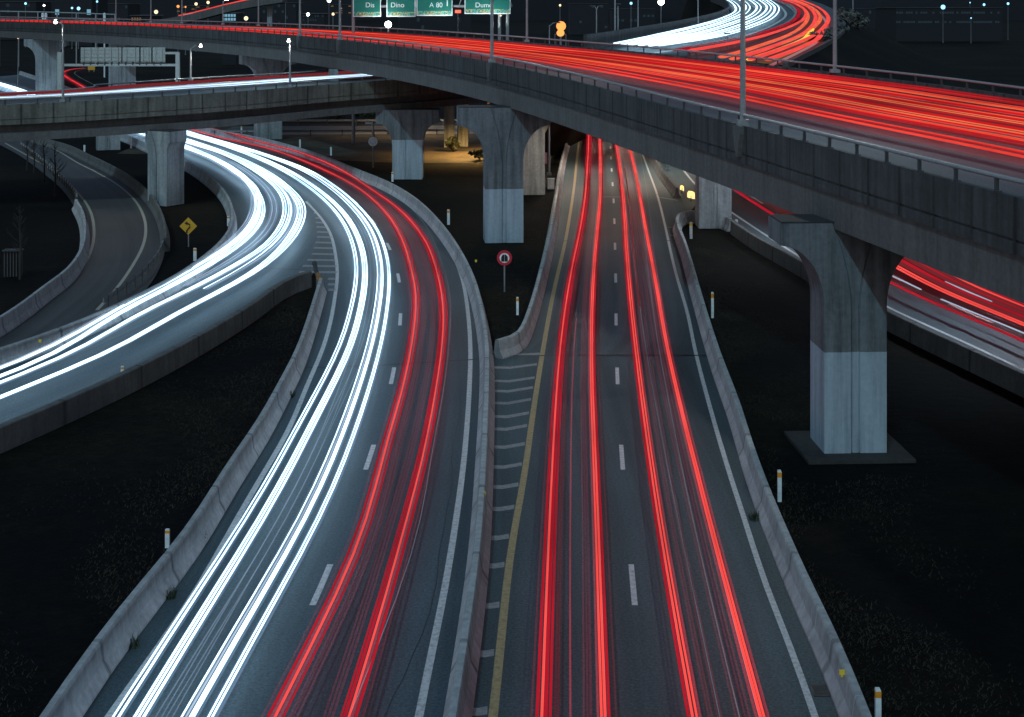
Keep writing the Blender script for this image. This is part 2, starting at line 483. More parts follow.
# ------------------------------------------------------------------ surveyed lines of the ground level roads
ZB = .85
L_A = survey([(571, 126), (563, 155), (557, 192), (550, 232), (541, 270), (531, 304), (523.5, 324), (517, 334), (508, 339), (497, 340)], ZB, step=1.2, it=1)
L_B = survey([(452, 717), (469, 608), (479, 530), (484.5, 440), (487, 375), (487, 345), (482, 310), (474, 279), (460, 250), (441, 223), (418, 200), (391, 183), (357, 169), (322, 155), (290, 145), (258, 137), (230, 132), (190, 124), (140, 112), (95, 97), (60, 84), (20, 71)], ZB, a=14)
L_C = survey([(868, 717), (850, 672), (828, 622), (806, 577), (785, 530), (768, 490), (753, 450), (737, 400), (718, 350), (699, 290), (686, 245), (677, 217.5), (680, 212.5), (687, 210.3), (697, 210), (708, 211), (719, 214), (731, 219)], ZB, step=1.2, a=14, it=1)
L_D = survey([(43, 717), (102, 632), (147, 577), (187, 530), (229, 463), (258, 422), (277, 388), (298, 348), (307, 323), (315, 298), (321, 278)], ZB, a=14)
L_E = survey([(309, 271.5), (296, 273.5), (281, 282), (256, 301), (215, 326), (173, 349), (125, 373), (63, 400.5), (0, 427), (-70, 455)], ZB, b=10)
L_G = survey([(110, 129), (130, 136), (150, 145), (182, 158.5), (207, 174), (224, 190), (232, 207), (231, 226), (219, 243), (201, 258), (176, 275), (141, 293), (100, 312), (63, 327), (20, 342), (-40, 361), (-110, 384)], ZB)
L_I = survey([(76, 199), (83, 213), (85, 228), (82, 247), (68, 268), (45, 285), (23, 302), (0, 317), (-60, 350)], ZB, it=1)
L_J = survey([(30, 134), (47, 139), (69, 145), (88, 154), (109, 164), (130, 176), (148, 191), (159, 207), (165, 225), (165, 238)], ZB)
L_M = survey([(733, 221), (750, 233), (777, 248), (800, 260), (840, 284), (885, 310), (953, 342), (1024, 374), (1130, 424)], ZB, b=8)
L_N = survey([(640, 138), (647, 147), (654, 156), (660, 166), (668, 177), (677, 188)], ZB, step=1.5)

yellow = survey([(493, 717), (501, 642), (510, 556), (524.5, 475), (533, 413), (543, 350), (553, 295), (565, 243), (569, 221), (574, 188), (578, 149), (581, 130), (582.5, 118)], a=14)
whiteR = survey([(815, 717), (789, 642), (767, 590), (748, 530), (730, 475), (713, 418), (695, 350), (688, 315), (675, 270), (664, 221), (657, 194), (649, 172), (641.5, 151), (635, 130)], a=14)
lineLr = survey([(419, 717), (431, 655), (444, 595), (454.5, 530), (463, 470), (468, 413), (470.5, 350), (468, 313), (462, 278), (447, 245), (419, 213), (389, 193), (350, 174), (310, 158), (262, 144)], a=14)
lineLl = survey([(109, 717), (149, 660), (188, 606), (231, 530), (256, 486), (289, 430), (306, 388), (322.5, 350), (331, 320), (335.5, 293), (337.5, 275), (336, 258), (331, 235), (321, 218), (306, 201.5)], a=14)
lineWr = survey([(306, 200), (312, 208), (315.5, 218), (317.5, 235), (312.5, 253), (300, 270)])
lineKl = survey([(5, 143), (28, 156), (52, 170), (78, 193), (90, 210), (94, 228), (92, 248), (78, 273), (50, 298), (25, 318), (0, 337), (-60, 378)])
lineKr = survey([(45, 145), (60, 152), (78, 163), (94, 171), (118, 185), (137, 203), (145.5, 223), (144, 243), (133, 265), (115.5, 290), (97, 310)])
line2 = survey([(670, 157), (678, 164), (698, 187), (731, 212), (764, 234), (820, 269), (885, 306), (953, 337), (1024, 370), (1130, 419)], b=8)[::-1].copy()

def road(name, Lp, Rp, z, m, n=200):
    mb = MB(); ribbon2(mb, lift(Lp, z - Lp[:, 2].mean()), lift(Rp, z - Rp[:, 2].mean()), n)
    return tag(mb.build(name, M[m], fixn=False), kind='structure')

def flat(P): Q = P.copy(); Q[:, 2] = 0; return Q

# right hand straight highway
rl = flat(np.vstack([extend(offset(flat(L_B[:22]), .0), 0), ]))
r_left = np.vstack([flat(offset(L_B, .05))[:int(len(L_B) * .0) + 1], flat(survey([(455, 717), (471, 608), (481, 530), (485, 440), (486, 380), (487.5, 347), (489, 338)], ZB)), flat(survey([(499, 336), (516, 328), (529, 304), (541, 270), (550, 232), (557, 192), (563, 155), (571, 126), (574, 112)], ZB))])
nose = [(868, 717), (850, 672), (828, 622), (806, 577), (785, 530), (768, 490), (753, 450), (737, 400), (718, 350), (699, 290), (686, 245), (679, 214)]
r_right = np.vstack([flat(survey(nose, ZB, a=14)), flat(survey([(697, 203), (690, 190), (672, 168), (655, 142), (650, 118)]))])
hw = road('highway_road', r_left, r_right, 0.0, 'asphalt')
# curving highway on the left, and the slip road splitting from it
lroad_left = np.vstack([flat(survey([(43, 717), (102, 632), (147, 577), (187, 530), (229, 463), (258, 422), (277, 388), (298, 348), (307, 323), (315, 298), (316, 262)], ZB, a=14)),
                        flat(survey([(300, 225), (270, 190), (225, 165), (180, 150), (140, 138), (100, 124), (60, 110), (20, 97), (-40, 80)]))])
cw = road('curved_highway_road', lroad_left, flat(L_B), 0.004, 'asphalt_main', 260)
w_out = flat(np.vstack([survey([(309, 271), (296, 273.5), (281, 282), (256, 301), (215, 326), (173, 349), (125, 373), (63, 400.5), (0, 427), (-70, 455)], ZB, b=10)]))
w_right = np.vstack([flat(survey([(120, 127), (180, 140), (230, 152), (270, 170), (300, 192), (318, 218), (320, 240), (316, 262)])), w_out])
sr = road('slip_road', flat(L_G), w_right, 0.008, 'asphalt_main', 260)
k_left = flat(np.vstack([survey([(-10, 133), (20, 148), (48, 168), (64, 182), (76, 199), (83, 213), (85, 228), (82, 247), (68, 268), (45, 285), (23, 302), (0, 317), (-60, 350)], ZB)]))
k_right = flat(survey([(30, 134), (47, 139), (69, 145), (88, 154), (109, 164), (130, 176), (148, 191), (159, 207), (165, 225), (164, 243), (156, 262), (141, 280), (120, 296), (80, 324), (30, 345), (-30, 372)], ZB))
kr = road('loop_road', k_left, k_right, -0.004, 'asphalt_warm', 160)
r2 = road('ramp_road', flat(offset(line2, -1.2)), flat(offset(line2, 13)), 0.004, 'asphalt', 120)
br_l = np.array([[-38, 194, 0], [0, 197, 0], [14, 198, 0.]]); br_r = np.array([[-38, 209, 0], [0, 211, 0], [14, 212, 0.]])
bk = road('back_road', br_l, br_r, -.008, 'asphalt_warm', 20)

mb = MB(); gx_ = [(-44, 170, -.045), (-30, 168, -.045), (-12, 160, -.045), (7, 160, -.045), (8.5, 216, -.045), (-20, 217, -.045), (-46, 215, -.045)]
mb.add(gx_, [list(range(7))]); dv = mb.build('dirt_verge_ground', M['dirt'], fixn=False); tag(dv, kind='structure')

# markings
def mark(parent, build, m, name='lane_marking'):
    mb = MB(); build(mb); return mb.build(name, M[m], parent, fixn=False)

def dash(mb, P, phase, ln=3.05, per=12.2, w=.16, dz=.006, smax=1e9):
    s = arclen(P)[-1]; k = phase
    while k < min(s, smax):
        if k + ln > 0: stripe(mb, sub(P, k, k + ln), w, dz)
        k += per

dR = survey([(645, 717), (633, 585), (622, 458), (617.3, 375), (616, 317), (615.7, 275), (615, 245), (614.4, 221), (613.6, 200), (612.8, 187), (611.8, 172), (610.3, 145), (609.5, 130)], a=14)
def phase_for(P, d0):   # arc length at which the line reaches the depth d0
    return np.interp(d0, P[:, 1], arclen(P))
ph = phase_for(dR, 41.6) % 12.2
mark(hw, lambda b: dash(b, dR, ph - 12.2), 'white_line')
mark(hw, lambda b: stripe(b, whiteR, .17), 'white_line')
mark(hw, lambda b: stripe(b, yellow, .22), 'yellow_line')
def hatch_R(mb):
    ys = [367.5, 381, 391, 403, 416.5, 429, 447, 467, 487, 509, 538, 566, 606, 654, 712, 790]
    for y in ys:
        d = F_PX * CAM_H / (y - HOR)
        xl = np.interp(d, L_B[:, 1], L_B[:, 0]) + .32; xr = np.interp(d + .5, yellow[:, 1], yellow[:, 0]) - .16
        xm = xl + .36 * (xr - xl); rs_ = min(1, (xr - xl) / 1.5) ** 1.5
        V = [(xl, d - .20, .006), (xm, d - .20 - .08 * rs_, .006), (xr, d - .2 + .60 * rs_, .006), (xr, d + .22 + .60 * rs_, .006), (xm, d + .20 - .06 * rs_, .006), (xl, d + .20, .006)]
        mb.add(V, [[0, 1, 4, 5], [1, 2, 3, 4]])
    for y in (356.5,):
        d = F_PX * CAM_H / (y - HOR)
        mb.add([(at(500, y)[0], d - .2, .006), (at(540, y)[0], d + .3, .006), (at(540, y)[0], d + .8, .006), (at(500, y)[0], d + .3, .006)], [[0, 1, 2, 3]])
mark(hw, hatch_R, 'white_line_dull')
def joint_R(mb):
    for y, xa, xb in ((195, 555, 679), (241, 545, 683), (356, 508, 718)):
        d = F_PX * CAM_H / (y - HOR)
        P = np.array([[at(xa, y)[0], d, 0], [(at(xa, y)[0] + at(xb, y)[0]) / 2, d + .15, 0], [at(xb, y)[0], d + .1, 0]])
        stripe(mb, P, .22, .010)
mark(hw, joint_R, 'joint_seal', 'expansion_joint')
def scraps_R(mb):
    for (x0, y0, x1, y1) in ((660, 197.5, 678, 200.5), (603, 197, 622, 197), (668, 227, 675, 228), (670, 235, 676, 236)):
        stripe(mb, np.array([at(x0, y0), at((x0 + x1) / 2, (y0 + y1) / 2), at(x1, y1)]), .25, .010)
mark(hw, scraps_R, 'white_line_dull', 'worn_marking')

def crack(P, amp, seed, s0, s1):
    rg = random.Random(seed); q = sub(P, s0, s1, .7); o = np.cumsum([rg.gauss(0, amp) for _ in range(len(q))]); o -= np.linspace(0, o[-1], len(o)); return offset(q, o)
mark(hw, lambda b: [stripe(b, crack(offset(dR, 1.6), .045, 1, 4, 50), .018, .012)], 'joint_seal', 'sealed_crack')
dL = survey([(250, 717), (286, 660), (323, 583), (369, 460), (391.5, 382), (400, 324), (400.5, 290), (392.5, 255), (378, 228), (357, 203), (330, 184)], a=14)
phL = phase_for(dL[:40], 41.6) % 12.2
mark(cw, lambda b: dash(b, dL, phL - 12.2, w=.18), 'white_line')
mark(cw, lambda b: stripe(b, lineLr, .2), 'white_line')
mark(cw, lambda b: stripe(b, lineLl, .2, .014), 'white_line')
def joint_L(mb):
    P = np.array([at(302, 368), at(360, 366.5), at(420, 363), at(484, 359)]); stripe(mb, P, .2, .010)
    P = np.array([at(215, 268), at(256, 268), at(300, 270)]); stripe(mb, P, .2, .014)
mark(cw, joint_L, 'joint_seal', 'expansion_joint')
mark(cw, lambda b: [stripe(b, crack(offset(dL, 3.0), .03, 3, 12, 60), .018, .014)], 'joint_seal', 'sealed_crack')
mark(sr, lambda b: stripe(b, lineWr, .2), 'white_line')
linGW = flat(offset(L_G, -1.3)); linGW = offset(L_G, 1.3); linGW = flat(linGW)
def hatch_W(mb):
    for y in [209, 213, 218, 222.5, 227, 232, 237, 242.5, 248, 254, 260, 266, 272]:
        d = F_PX * CAM_H / (y - HOR)
        xa = np.interp(y, [200, 208, 218, 235, 253, 270, 274], [306, 312, 315.5, 317.5, 312.5, 300, 298])
        xb = np.interp(y, [201, 218, 235, 258, 275], [306, 321, 331, 336, 337.5])
        h = .35
        A, B = at(xa, y), at(xb, y + .5)
        mb.add([(A[0], A[1] - h, .006), (B[0], B[1] - h, .006), (B[0], B[1] + h, .006), (A[0], A[1] + h, .006)], [[0, 1, 2, 3]])
    for y in (279, 284.5, 290):
        A, B = at(328, y), at(336, y)
        mb.add([(A[0], A[1] - .35, .006), (B[0], B[1] - .35, .006), (B[0], B[1] + .35, .006), (A[0], A[1] + .35, .006)], [[0, 1, 2, 3]])
o = mark(sr, hatch_W, 'white_line_dull'); o.location.z = .008
mark(kr, lambda b: stripe(b, lineKl, .2, .004), 'cream_line')
mark(kr, lambda b: stripe(b, lineKr, .2, .004), 'cream_line')
mark(r2, lambda b: stripe(b, line2, .2, .010), 'white_line')
mark(r2, lambda b: dash(b, lift(offset(line2, 3.6), .010), 2, 5, 12, .2), 'white_line')
mark(r2, lambda b: dash(b, lift(offset(line2, 7.2), .010), 6, 5, 12, .2), 'white_line')
mark(bk, lambda b: [stripe(b, np.array([[-38, y, 0], [0, y + 2.5, 0], [14, y + 3.5, 0.]]), .35, .0) for y in (195.5, 201, 207)], 'white_line_dull')

# ------------------------------------------------------------------ concrete barriers
JERSEY = [(-.33, 0, 0), (-.33, 0, .08), (-.17, 0, .36), (-.11, 0, .80), (-.08, 0, .86), (.08, 0, .86), (.11, 0, .80), (.17, 0, .36), (.33, 0, .08), (.33, 0, 0)]
WALL = [(-.2, 0, 0), (-.17, 0, .86), (-.13, 0, .9), (.13, 0, .9), (.17, 0, .86), (.2, 0, 0)]
def barrier(P, label, m='conc_barrier', joints=6.0, prof=JERSEY, name='concrete_barrier', cat='barrier'):
    mb = MB(); sweep(mb, lift(flat(P), -.06), [(a, b, z + .06 if z else 0) for a, b, z in prof], joints=joints, jd=.022)
    return tag(mb.build(name, M[m]), label, cat)
bA = barrier(L_A, 'pale jersey barrier left of the straight highway, bending at its near end')
barrier(L_B, 'long pale jersey barrier curving round the outside of the left highway beside the red trails')
barrier(L_C, 'pale jersey barrier along the right shoulder of the straight highway, hooking at its nose', joints=5)
barrier(L_D, 'jersey barrier at the lower left, between the dark grass and the curving highway')
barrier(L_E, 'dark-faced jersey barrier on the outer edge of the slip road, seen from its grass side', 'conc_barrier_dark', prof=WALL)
barrier(L_G, 'jersey barrier on the inside of the slip road bend beside the yellow diamond sign')
barrier(L_I, 'jersey barrier at the far left, on the inner side of the loop road bend')
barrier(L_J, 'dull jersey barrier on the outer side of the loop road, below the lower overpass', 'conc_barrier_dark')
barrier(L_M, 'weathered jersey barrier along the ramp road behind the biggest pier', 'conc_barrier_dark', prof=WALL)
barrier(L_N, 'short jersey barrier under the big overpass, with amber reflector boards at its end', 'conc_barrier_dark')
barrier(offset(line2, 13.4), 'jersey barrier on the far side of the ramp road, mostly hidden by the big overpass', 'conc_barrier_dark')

# corrugated steel guard rails on posts
def guard_rail(P, label, spacing=2.0, h=.75, postm='wood'):
    r = empty('guard_rail', tuple(P[0])); o0 = P[0]
    mb = MB(); Q = P - o0
    sweep(mb, Q, [(-.04, 0, h - .3), (.03, 0, h - .24), (-.02, 0, h - .15), (.03, 0, h - .06), (-.04, 0, h), (-.06, 0, h - .15)])
    mb.build('rail_beam', M['steel'], r)
    m2 = MB(); m2.box((0, 0, h / 2 - .05), (.12, .14, h + .1)); first = None
    s = arclen(Q); k = .5
    while k < s[-1]:
        p = [np.interp(k, s, Q[:, j]) for j in range(3)]
        if first is None: first = m2.build('post', M[postm], r, loc=p)
        else:
            c = first.copy(); C.objects.link(c); c.parent = r; c.location = p
        k += spacing
    return tag(r, label, 'guard rail')
gI = survey([(20, 148), (34, 158), (48, 170), (62, 183), (72, 194), (77, 203)])
guard_rail(gI, 'steel guard rail with dark posts on the inner side of the loop road')
gJ = survey([(165.5, 240), (163, 252), (156, 266), (141, 283), (120, 299), (103, 312)])
guard_rail(gJ, 'steel guard rail on the outer side of the loop road, nearest the slip road')
guard_rail(np.array([[-38, 192.6, 0], [-15, 194.3, 0], [0, 195.6, 0], [12, 196.6, 0.]]), 'near guard rail of the lamp-lit back road beyond the lower overpass', 4)
guard_rail(np.array([[-38, 210.4, 0], [-15, 211.6, 0], [0, 212.4, 0], [12, 213.4, 0.]]), 'far guard rail of the lamp-lit back road, in front of the hedge', 4)

# ------------------------------------------------------------------ overpasses
D2E = catmull(np.array([(19.5, 8, 10.6), (17.6, 24, 10.85), (14.1, 42, 11.0), (10.45, 62, 11.2), (8.2, 73, 11.35), (4.6, 88, 11.75), (0, 105, 12.2), (-4.8, 118.5, 12.6), (-9.5, 131, 12.85), (-16.9, 149, 13.1), (-29.8, 178, 13.35), (-55.8, 223, 13.6), (-92, 275, 13.75), (-132, 325, 13.85)], float), 16)
D2E = smooth(resample(D2E, 2.5), 3)
D2W = np.interp(D2E[:, 1], [30, 60, 85, 105, 130, 180, 330], [22, 22, 21, 18.5, 15.5, 15, 15.5])
D1E = catmull(np.array([(22, 186, 9.7), (8, 168, 9.7), (-4, 152, 9.6), (-9.9, 145.5, 9.45), (-16, 142, 9.2), (-22.4, 134, 9.0), (-28.2, 126.5, 8.95), (-40.9, 122, 8.45), (-60, 118, 8.2), (-90, 114, 8.0)], float), 16)
D1E = smooth(resample(D1E, 2.5), 3)
D1W = np.interp(D1E[:, 0], [-90, -40, -20, 10], [15, 15, 17, 17])

def viaduct(name, E, Wd, label, girder_recess, pm, gm, web_dark=False, rail_m='rail_steel', drop=.92, far=0.0):
    r = empty(name, tuple(E[0])); o0 = E[0].copy(); P = E - o0
    mb = MB(); Q0 = lift(offset(P, .42), -drop); Q1 = lift(offset(P, Wd - .42), -drop); ribbon(mb, Q0, Q1)
    deck = mb.build('road_deck', M['asphalt'], r, fixn=False)
    mb = MB(); stripe(mb, lift(offset(P, 1.0), -drop), .18, .008); mb.build('lane_marking', M['white_line'], deck, fixn=False)
    mb = MB(); stripe(mb, lift(offset(P, Wd - 1.2), -drop), .18, .008); mb.build('lane_marking', M['white_line'], deck, fixn=False)
    for side in (0, 1):
        sg = 1 if not side else -1
        pr = [(0, side, 0), (0, side, -1.18), (sg * .06, side, -1.20), (sg * .06, side, -1.26), (0, side, -1.28), (0, side, -1.62),
              (sg * .45, side, -1.62), (sg * .45, side, -.95), (sg * .30, side, -.55), (sg * .24, side, 0)]
        if side and far: pr = [(a, b, z if z < -.5 else far - .1 if z < 0 else far) for a, b, z in pr]
        mb = MB(); sweep(mb, P, pr, wid=Wd, joints=2.5, jd=.05); mb.build('parapet', M[pm], r)
    mb = MB(); g = girder_recess
    if web_dark:
        sweep(mb, P, [(g + .5, 0, -1.60), (g + .5, 0, -2.25), (.12, 0, -2.32), (.12, 0, -2.95), (-.12, 1, -2.95), (-.12, 1, -2.32), (-g - .5, 1, -2.25), (-g - .5, 1, -1.60)], wid=Wd)
    else:
        sweep(mb, P, [(g, 0, -1.60), (g, 0, -2.92), (-g, 1, -2.92), (-g, 1, -1.60)], wid=Wd)
    mb.build('girder', M[gm], r)
    # railings: pipe on short posts
    cnt = 0; rest = MB(); s = arclen(P)
    for side in (0, 1):
        rl = empty('railing', (0, 0, 0), parent=r)
        mb = MB(); lat = .12 if not side else Wd - .12
        up = far if side else 0
        ln = lift(offset(P, lat), .44 + up)
        mb.tube(ln, .075, 8); tube = mb.build('rail_pipe', M[rail_m], rl, smooth_=True)
        pb = MB(); pb.box((0, 0, .18), (.10, .14, .40)); pb.box((0, 0, .0), (.24, .24, .05)); first = None
        base = lift(offset(P, lat), up); k = 1.25
        while k < s[-1]:
            p = np.array([np.interp(k, s, base[:, j]) for j in range(3)])
            near = (p + o0)[1] < (150 if not side else 112)
            if near and cnt < 96:
                cnt += 1
                if first is None: first = pb.build('post', M['steel_dark'], rl, loc=p)
                else:
                    c = first.copy(); C.objects.link(c); c.parent = rl; c.location = p
            else: rest.box(p + np.array([0, 0, .19]), (.10, .14, .42))
            k += 2.5
    if rest.v:
        o = rest.build('posts', M['steel_dark'], r); o['kind'] = 'stuff'; o.name = 'railing_post_run'
    return tag(r, label, 'overpass')
BIG = viaduct('overpass', D2E, D2W, 'large upper concrete overpass carrying dense red tail light trails across the picture', .12, 'conc_parapet', 'conc_girder')
LOW = viaduct('overpass', D1E, D1W, 'lower concrete overpass at the left passing under the bigger one, with white and red trails', .35, 'conc_parapet_pale', 'conc_girder', web_dark=True, drop=.30, far=-.25)

def flare(w, cw, ztop, zc, arc, n=9):
    """outline of a hammerhead pier front: column half width w, cap half width cw"""
    R = [(w, 0)]
    for k in range(n + 1):
        a = math.pi / 2 * k / n
        R.append((w + (cw - w) * (1 - math.cos(a)), zc - arc + arc * math.sin(a)))
    R += [(cw, ztop)]
    return R + [(-x, z) for x, z in reversed(R)]

def pier(parent, x, y, w, cw, ztop, cap, arc, depth, rz, m='conc_pier', grooves=True, zbase=0.0, footing=None):
    pl = np.array(parent.location)
    mb = MB(); zc = ztop - cap
    y0, y1 = -depth / 2, depth / 2
    if grooves:
        # recessed middle strip and two proud leaves whose inner edges splay towards the top
        R = flare(w / 2, cw / 2, ztop, zc, arc)
        mb.prism(R, y0 + .10, y1 - .10)
        gz = zc - arc * 1.05
        right = R[:len(R) // 2]
        inner = [(.17, 0), (.17, gz)]
        for k in range(1, 8):
            t = k / 7; inner.append((.17 + (w * .30) * t ** 1.7, gz + (ztop - gz) * t))
        leaf = right + inner[::-1]
        for sg in (1, -1):
            for ya, yb in ((y0, y0 + .12), (y1 - .12, y1)):
                mb.prism([(sg * a, b) for a, b in leaf], ya, yb)
        # raised central fillet between the splaying leaves
        mid = [(.11, 0), (.11, gz)] + [(.11 + (w * .30) * (k / 7) ** 1.7, gz + (ztop - gz) * k / 7) for k in range(1, 8)]
        poly = mid + [(-a, b) for a, b in reversed(mid)]
        for ya, yb in ((y0 + .045, y0 + .105), (y1 - .105, y1 - .045)): mb.prism(poly, ya, yb)
    else:
        mb.prism(flare(w / 2, cw / 2, ztop, zc, arc) if cw > w else [(w / 2, 0), (w / 2, ztop), (-w / 2, ztop), (-w / 2, 0)], y0, y1)
    shade_plate = MB(); shade_plate.box((0, 0, ztop + .03), (cw - .06, depth - .06, .06))  # thin dark sheet over the cap top, shade put in as colour
    p = mb.build('pier', M[m], parent, loc=tuple(np.array([x, y, zbase]) - pl), rz=rz)
    shade_plate.build('cap_shade_plate', M['groove'], p)
    if footing:
        fb = MB(); fb.box((0, 0, -.02), footing); fb.build('footing', M['conc_footing'], p)
    return p

def top_under(E, x, y):       # soffit height of a deck near (x, y)
    i = np.argmin((E[:, 0] - x) ** 2 + (E[:, 1] - y) ** 2); return E[i, 2] - 2.90
def P2(x, y, *a, **k): pier(BIG, x, y, *a, **k)
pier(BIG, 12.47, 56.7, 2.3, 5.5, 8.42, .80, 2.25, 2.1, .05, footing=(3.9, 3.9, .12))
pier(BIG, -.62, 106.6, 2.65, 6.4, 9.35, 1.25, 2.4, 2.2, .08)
pier(BIG, 1.75, 133.5, 2.0, 2.0, 9.9, 1, 1, 2.2, .1, m='conc_pier_plain')
pier(BIG, 14.95, 113.5, 2.4, 4.6, 9.3, 1.0, 1.9, 2.3, .0, m='conc_pier_plain')
pier(BIG, 3.6, 177, 1.2, 1.2, 10, 1, 1, 1.5, 0, m='conc_pier_plain', grooves=False)
pier(BIG, 4.75, 195, 1.2, 1.2, 10, 1, 1, 1.5, 0, m='conc_pier_plain', grooves=False)
pier(BIG, -7.3, 178, 1.15, 1.15, 10, 1, 1, 1.5, 0, m='conc_pier_plain', grooves=False)
pier(BIG, -5.7, 179, 1.15, 1.15, 10, 1, 1, 1.5, 0, m='conc_pier_plain', grooves=False)
pier(BIG, -30.2, 189, 3.1, 6.8, 10.35, 1.1, 1.6, 2.2, .35, m='conc_pier_plain')
pier(BIG, -46.3, 175, 2.6, 2.6, 6.6, 1, 1, 2.2, .3, m='conc_pier_plain')
pier(BIG, -80.5, 264, 3.6, 7.4, 10.8, 1.2, 2.6, 2.4, .3, m='conc_pier_plain')
pier(BIG, -60.5, 237, 4.0, 4.0, 10.7, 1, 1, 2.2, .3, m='conc_pier_plain')
pier(BIG, -17.6, 150.5, .8, .8, 2.0, 1, 1, .8, .3, m='conc_pier_plain', grooves=False, zbase=8.2)
pier(LOW, -28.6, 126.2, 2.15, 2.7, 6.1, .9, 1.2, 2.0, -.55, m='conc_pier_plain')
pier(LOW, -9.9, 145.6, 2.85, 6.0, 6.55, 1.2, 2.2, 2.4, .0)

# lamps added under the overpasses to brighten the piers and roads below
for x, y, z, pw, col in ((6.0, 176, 6.45, 1500, (1, .86, .68)), (13, 180, 6.5, 1500, (1, .86, .68)), (1.0, 124, 9.3, 1500, (1, .86, .70)), (6.5, 126, 9.4, 1500, (1, .84, .66)), (15.5, 104, 8.7, 1500, (.8, .92, 1)), (25, 78, 8.3, 3200, (.70, .86, 1)), (23, 108, 8.8, 2500, (.70, .86, 1)), (-9, 158, 9.9, 1200, (1, .8, .55))):
    pb = MB(); pb.box((0, 0, .02), (1.0, .4, .12)); own = LOW if y > 170 else BIG; hd = pb.build('added_deck_lamp', M['steel_dark'], own, loc=(x - own.location[0], y - own.location[1], z - own.location[2]))
    lb = MB(); lb.box((0, 0, -.07), (.8, .3, .05)); lb.build('lens', M['lamp_soft'], hd)
    L = bpy.data.lights.new('lamp_light', 'SPOT'); L.energy = pw; L.spot_size = math.radians(160); L.spot_blend = .5; L.shadow_soft_size = .3; L.color = col
    lo = bpy.data.objects.new('lamp_light', L); C.objects.link(lo); lo.parent = hd; lo.location = (0, 0, -.2)  # light of the added lamp

# ------------------------------------------------------------------ light trails of the traffic
def trail(P, off, w, m, label, group, h=None, name='light_trail', z=0, spread=None):
    """one lamp's streak: a slim luminous body at lamp height; spread widens it where many cars strayed in the bend"""
    sc = np.ones(len(P)) if spread is None else np.interp(P[:, 1], *spread)
    Q = offset(P, off * np.minimum(sc, 1.6))
    if z: Q = lift(Q, z)
    h = h or max(.04, w * .35)
    n = 6; prof = [(0, w / 2 * math.cos(2 * math.pi * k / n), h / 2 * math.sin(2 * math.pi * k / n)) for k in range(n)]
    mb = MB(); sweep(mb, Q, prof, wid=sc)
    o = mb.build(name, M[m], smooth_=False)
    return tag(o, label, 'light trail', group)
SPW = ([36, 62, 80, 105, 150, 200, 330], [.6, .62, .8, 1.5, 1.5, 1.7, 4.0])
SPR = ([36, 70, 110, 170, 330], [.95, 1.0, 1.25, 1.6, 4.5])

ZT = .72
def tsurvey(pts, a=14, b=0, z=ZT, step=3.0): return survey(pts, z, step, a, b, 3)
FARW = [(80, 110.5), (38, 96.5), (8, 86), (-40, 73)]
LA = tsurvey([(116, 717), (166, 638), (257, 500), (300, 421), (339, 348), (353, 300), (357, 272), (354, 247), (343, 221), (326, 201), (306, 185), (284, 171), (260, 159.5), (229, 147.5), (186, 134.5), (150, 124.5)] + FARW)
LB = tsurvey([(188, 717), (243, 620), (298, 530), (338, 441), (369, 350), (379, 300), (381, 270), (377, 247), (369, 227), (355, 209), (336, 191), (306, 171), (280, 160.5), (245, 149), (214, 140), (186, 132), (150, 122)] + FARW)
W1 = tsurvey([(-70, 426), (0, 397), (63, 371.5), (120, 348.5), (163, 320), (213, 295), (256, 271.5), (274, 257), (291, 239), (301, 220), (303, 208), (298, 198), (286, 186), (271, 174.5), (245, 160.5), (214, 148.5), (186, 139), (150, 128.5)] + FARW, a=12)
W2 = tsurvey([(-70, 410), (0, 383.5), (63, 358), (88, 349), (125, 320), (176, 297), (221, 274), (252, 256), (269, 245.5), (281, 231), (288, 214.5), (286, 197), (274, 182.5), (256, 170), (229, 155.5), (186, 141.5), (150, 131)] + FARW, a=12)
W3 = tsurvey([(-70, 393), (0, 369), (54, 346), (75, 333), (126, 302), (176, 277), (213, 254.5), (241, 234), (254, 213), (255, 191), (247, 181), (237, 174), (214, 160), (186, 149), (146, 136), (120, 128)] + [(80, 114), (38, 99), (8, 88), (-40, 75)], a=12)
W4 = tsurvey([(-70, 402), (0, 377), (68, 349.5), (100, 322), (150, 297), (200, 270), (232, 250), (255, 228), (262, 210), (257, 193), (245, 178), (225, 163.5), (186, 146), (146, 133), (120, 125)] + [(80, 112.5), (38, 98), (8, 87), (-40, 74)], a=12)
g1 = 'white head light trails on the curving highway'; g2 = 'white head light trails on the slip road'
def multi(P, lst, label, group, sp=None):
    for off, w, m in lst: trail(P, off, w, m, label[m] if isinstance(label, dict) else label, group, spread=sp)
def wl(where): return {'w_hot': 'bright white head light streak ' + where, 'w_mid': 'bluish paler head light streak ' + where,
                       'w_soft': 'soft blue haze of light ' + where, 'w_faint': 'hair-thin faint white streak ' + where}
rgw = random.Random(9)
def fan(P, where, group, sp, n, span, hot, thin=()):
    """several fine streaks side by side, of uneven width and brightness"""
    lab = wl(where)
    for k in range(n):
        o = span[0] + (span[1] - span[0]) * (k + .5) / n + rgw.uniform(-.02, .02)
        h_ = rgw.random() < hot
        trail(P, o, rgw.uniform(.045, .088) if h_ else rgw.uniform(.03, .06), 'w_hot' if h_ else 'w_mid', lab['w_hot' if h_ else 'w_mid'], group, h=.04, spread=sp)
    trail(P, (span[0] + span[1]) / 2, (span[1] - span[0]) * .85 + .1, 'w_soft', lab['w_soft'], group, h=.03, spread=sp, z=-.06)
    for o, w in thin: trail(P, o, w, 'w_faint', lab['w_faint'], group, h=.03, spread=sp)
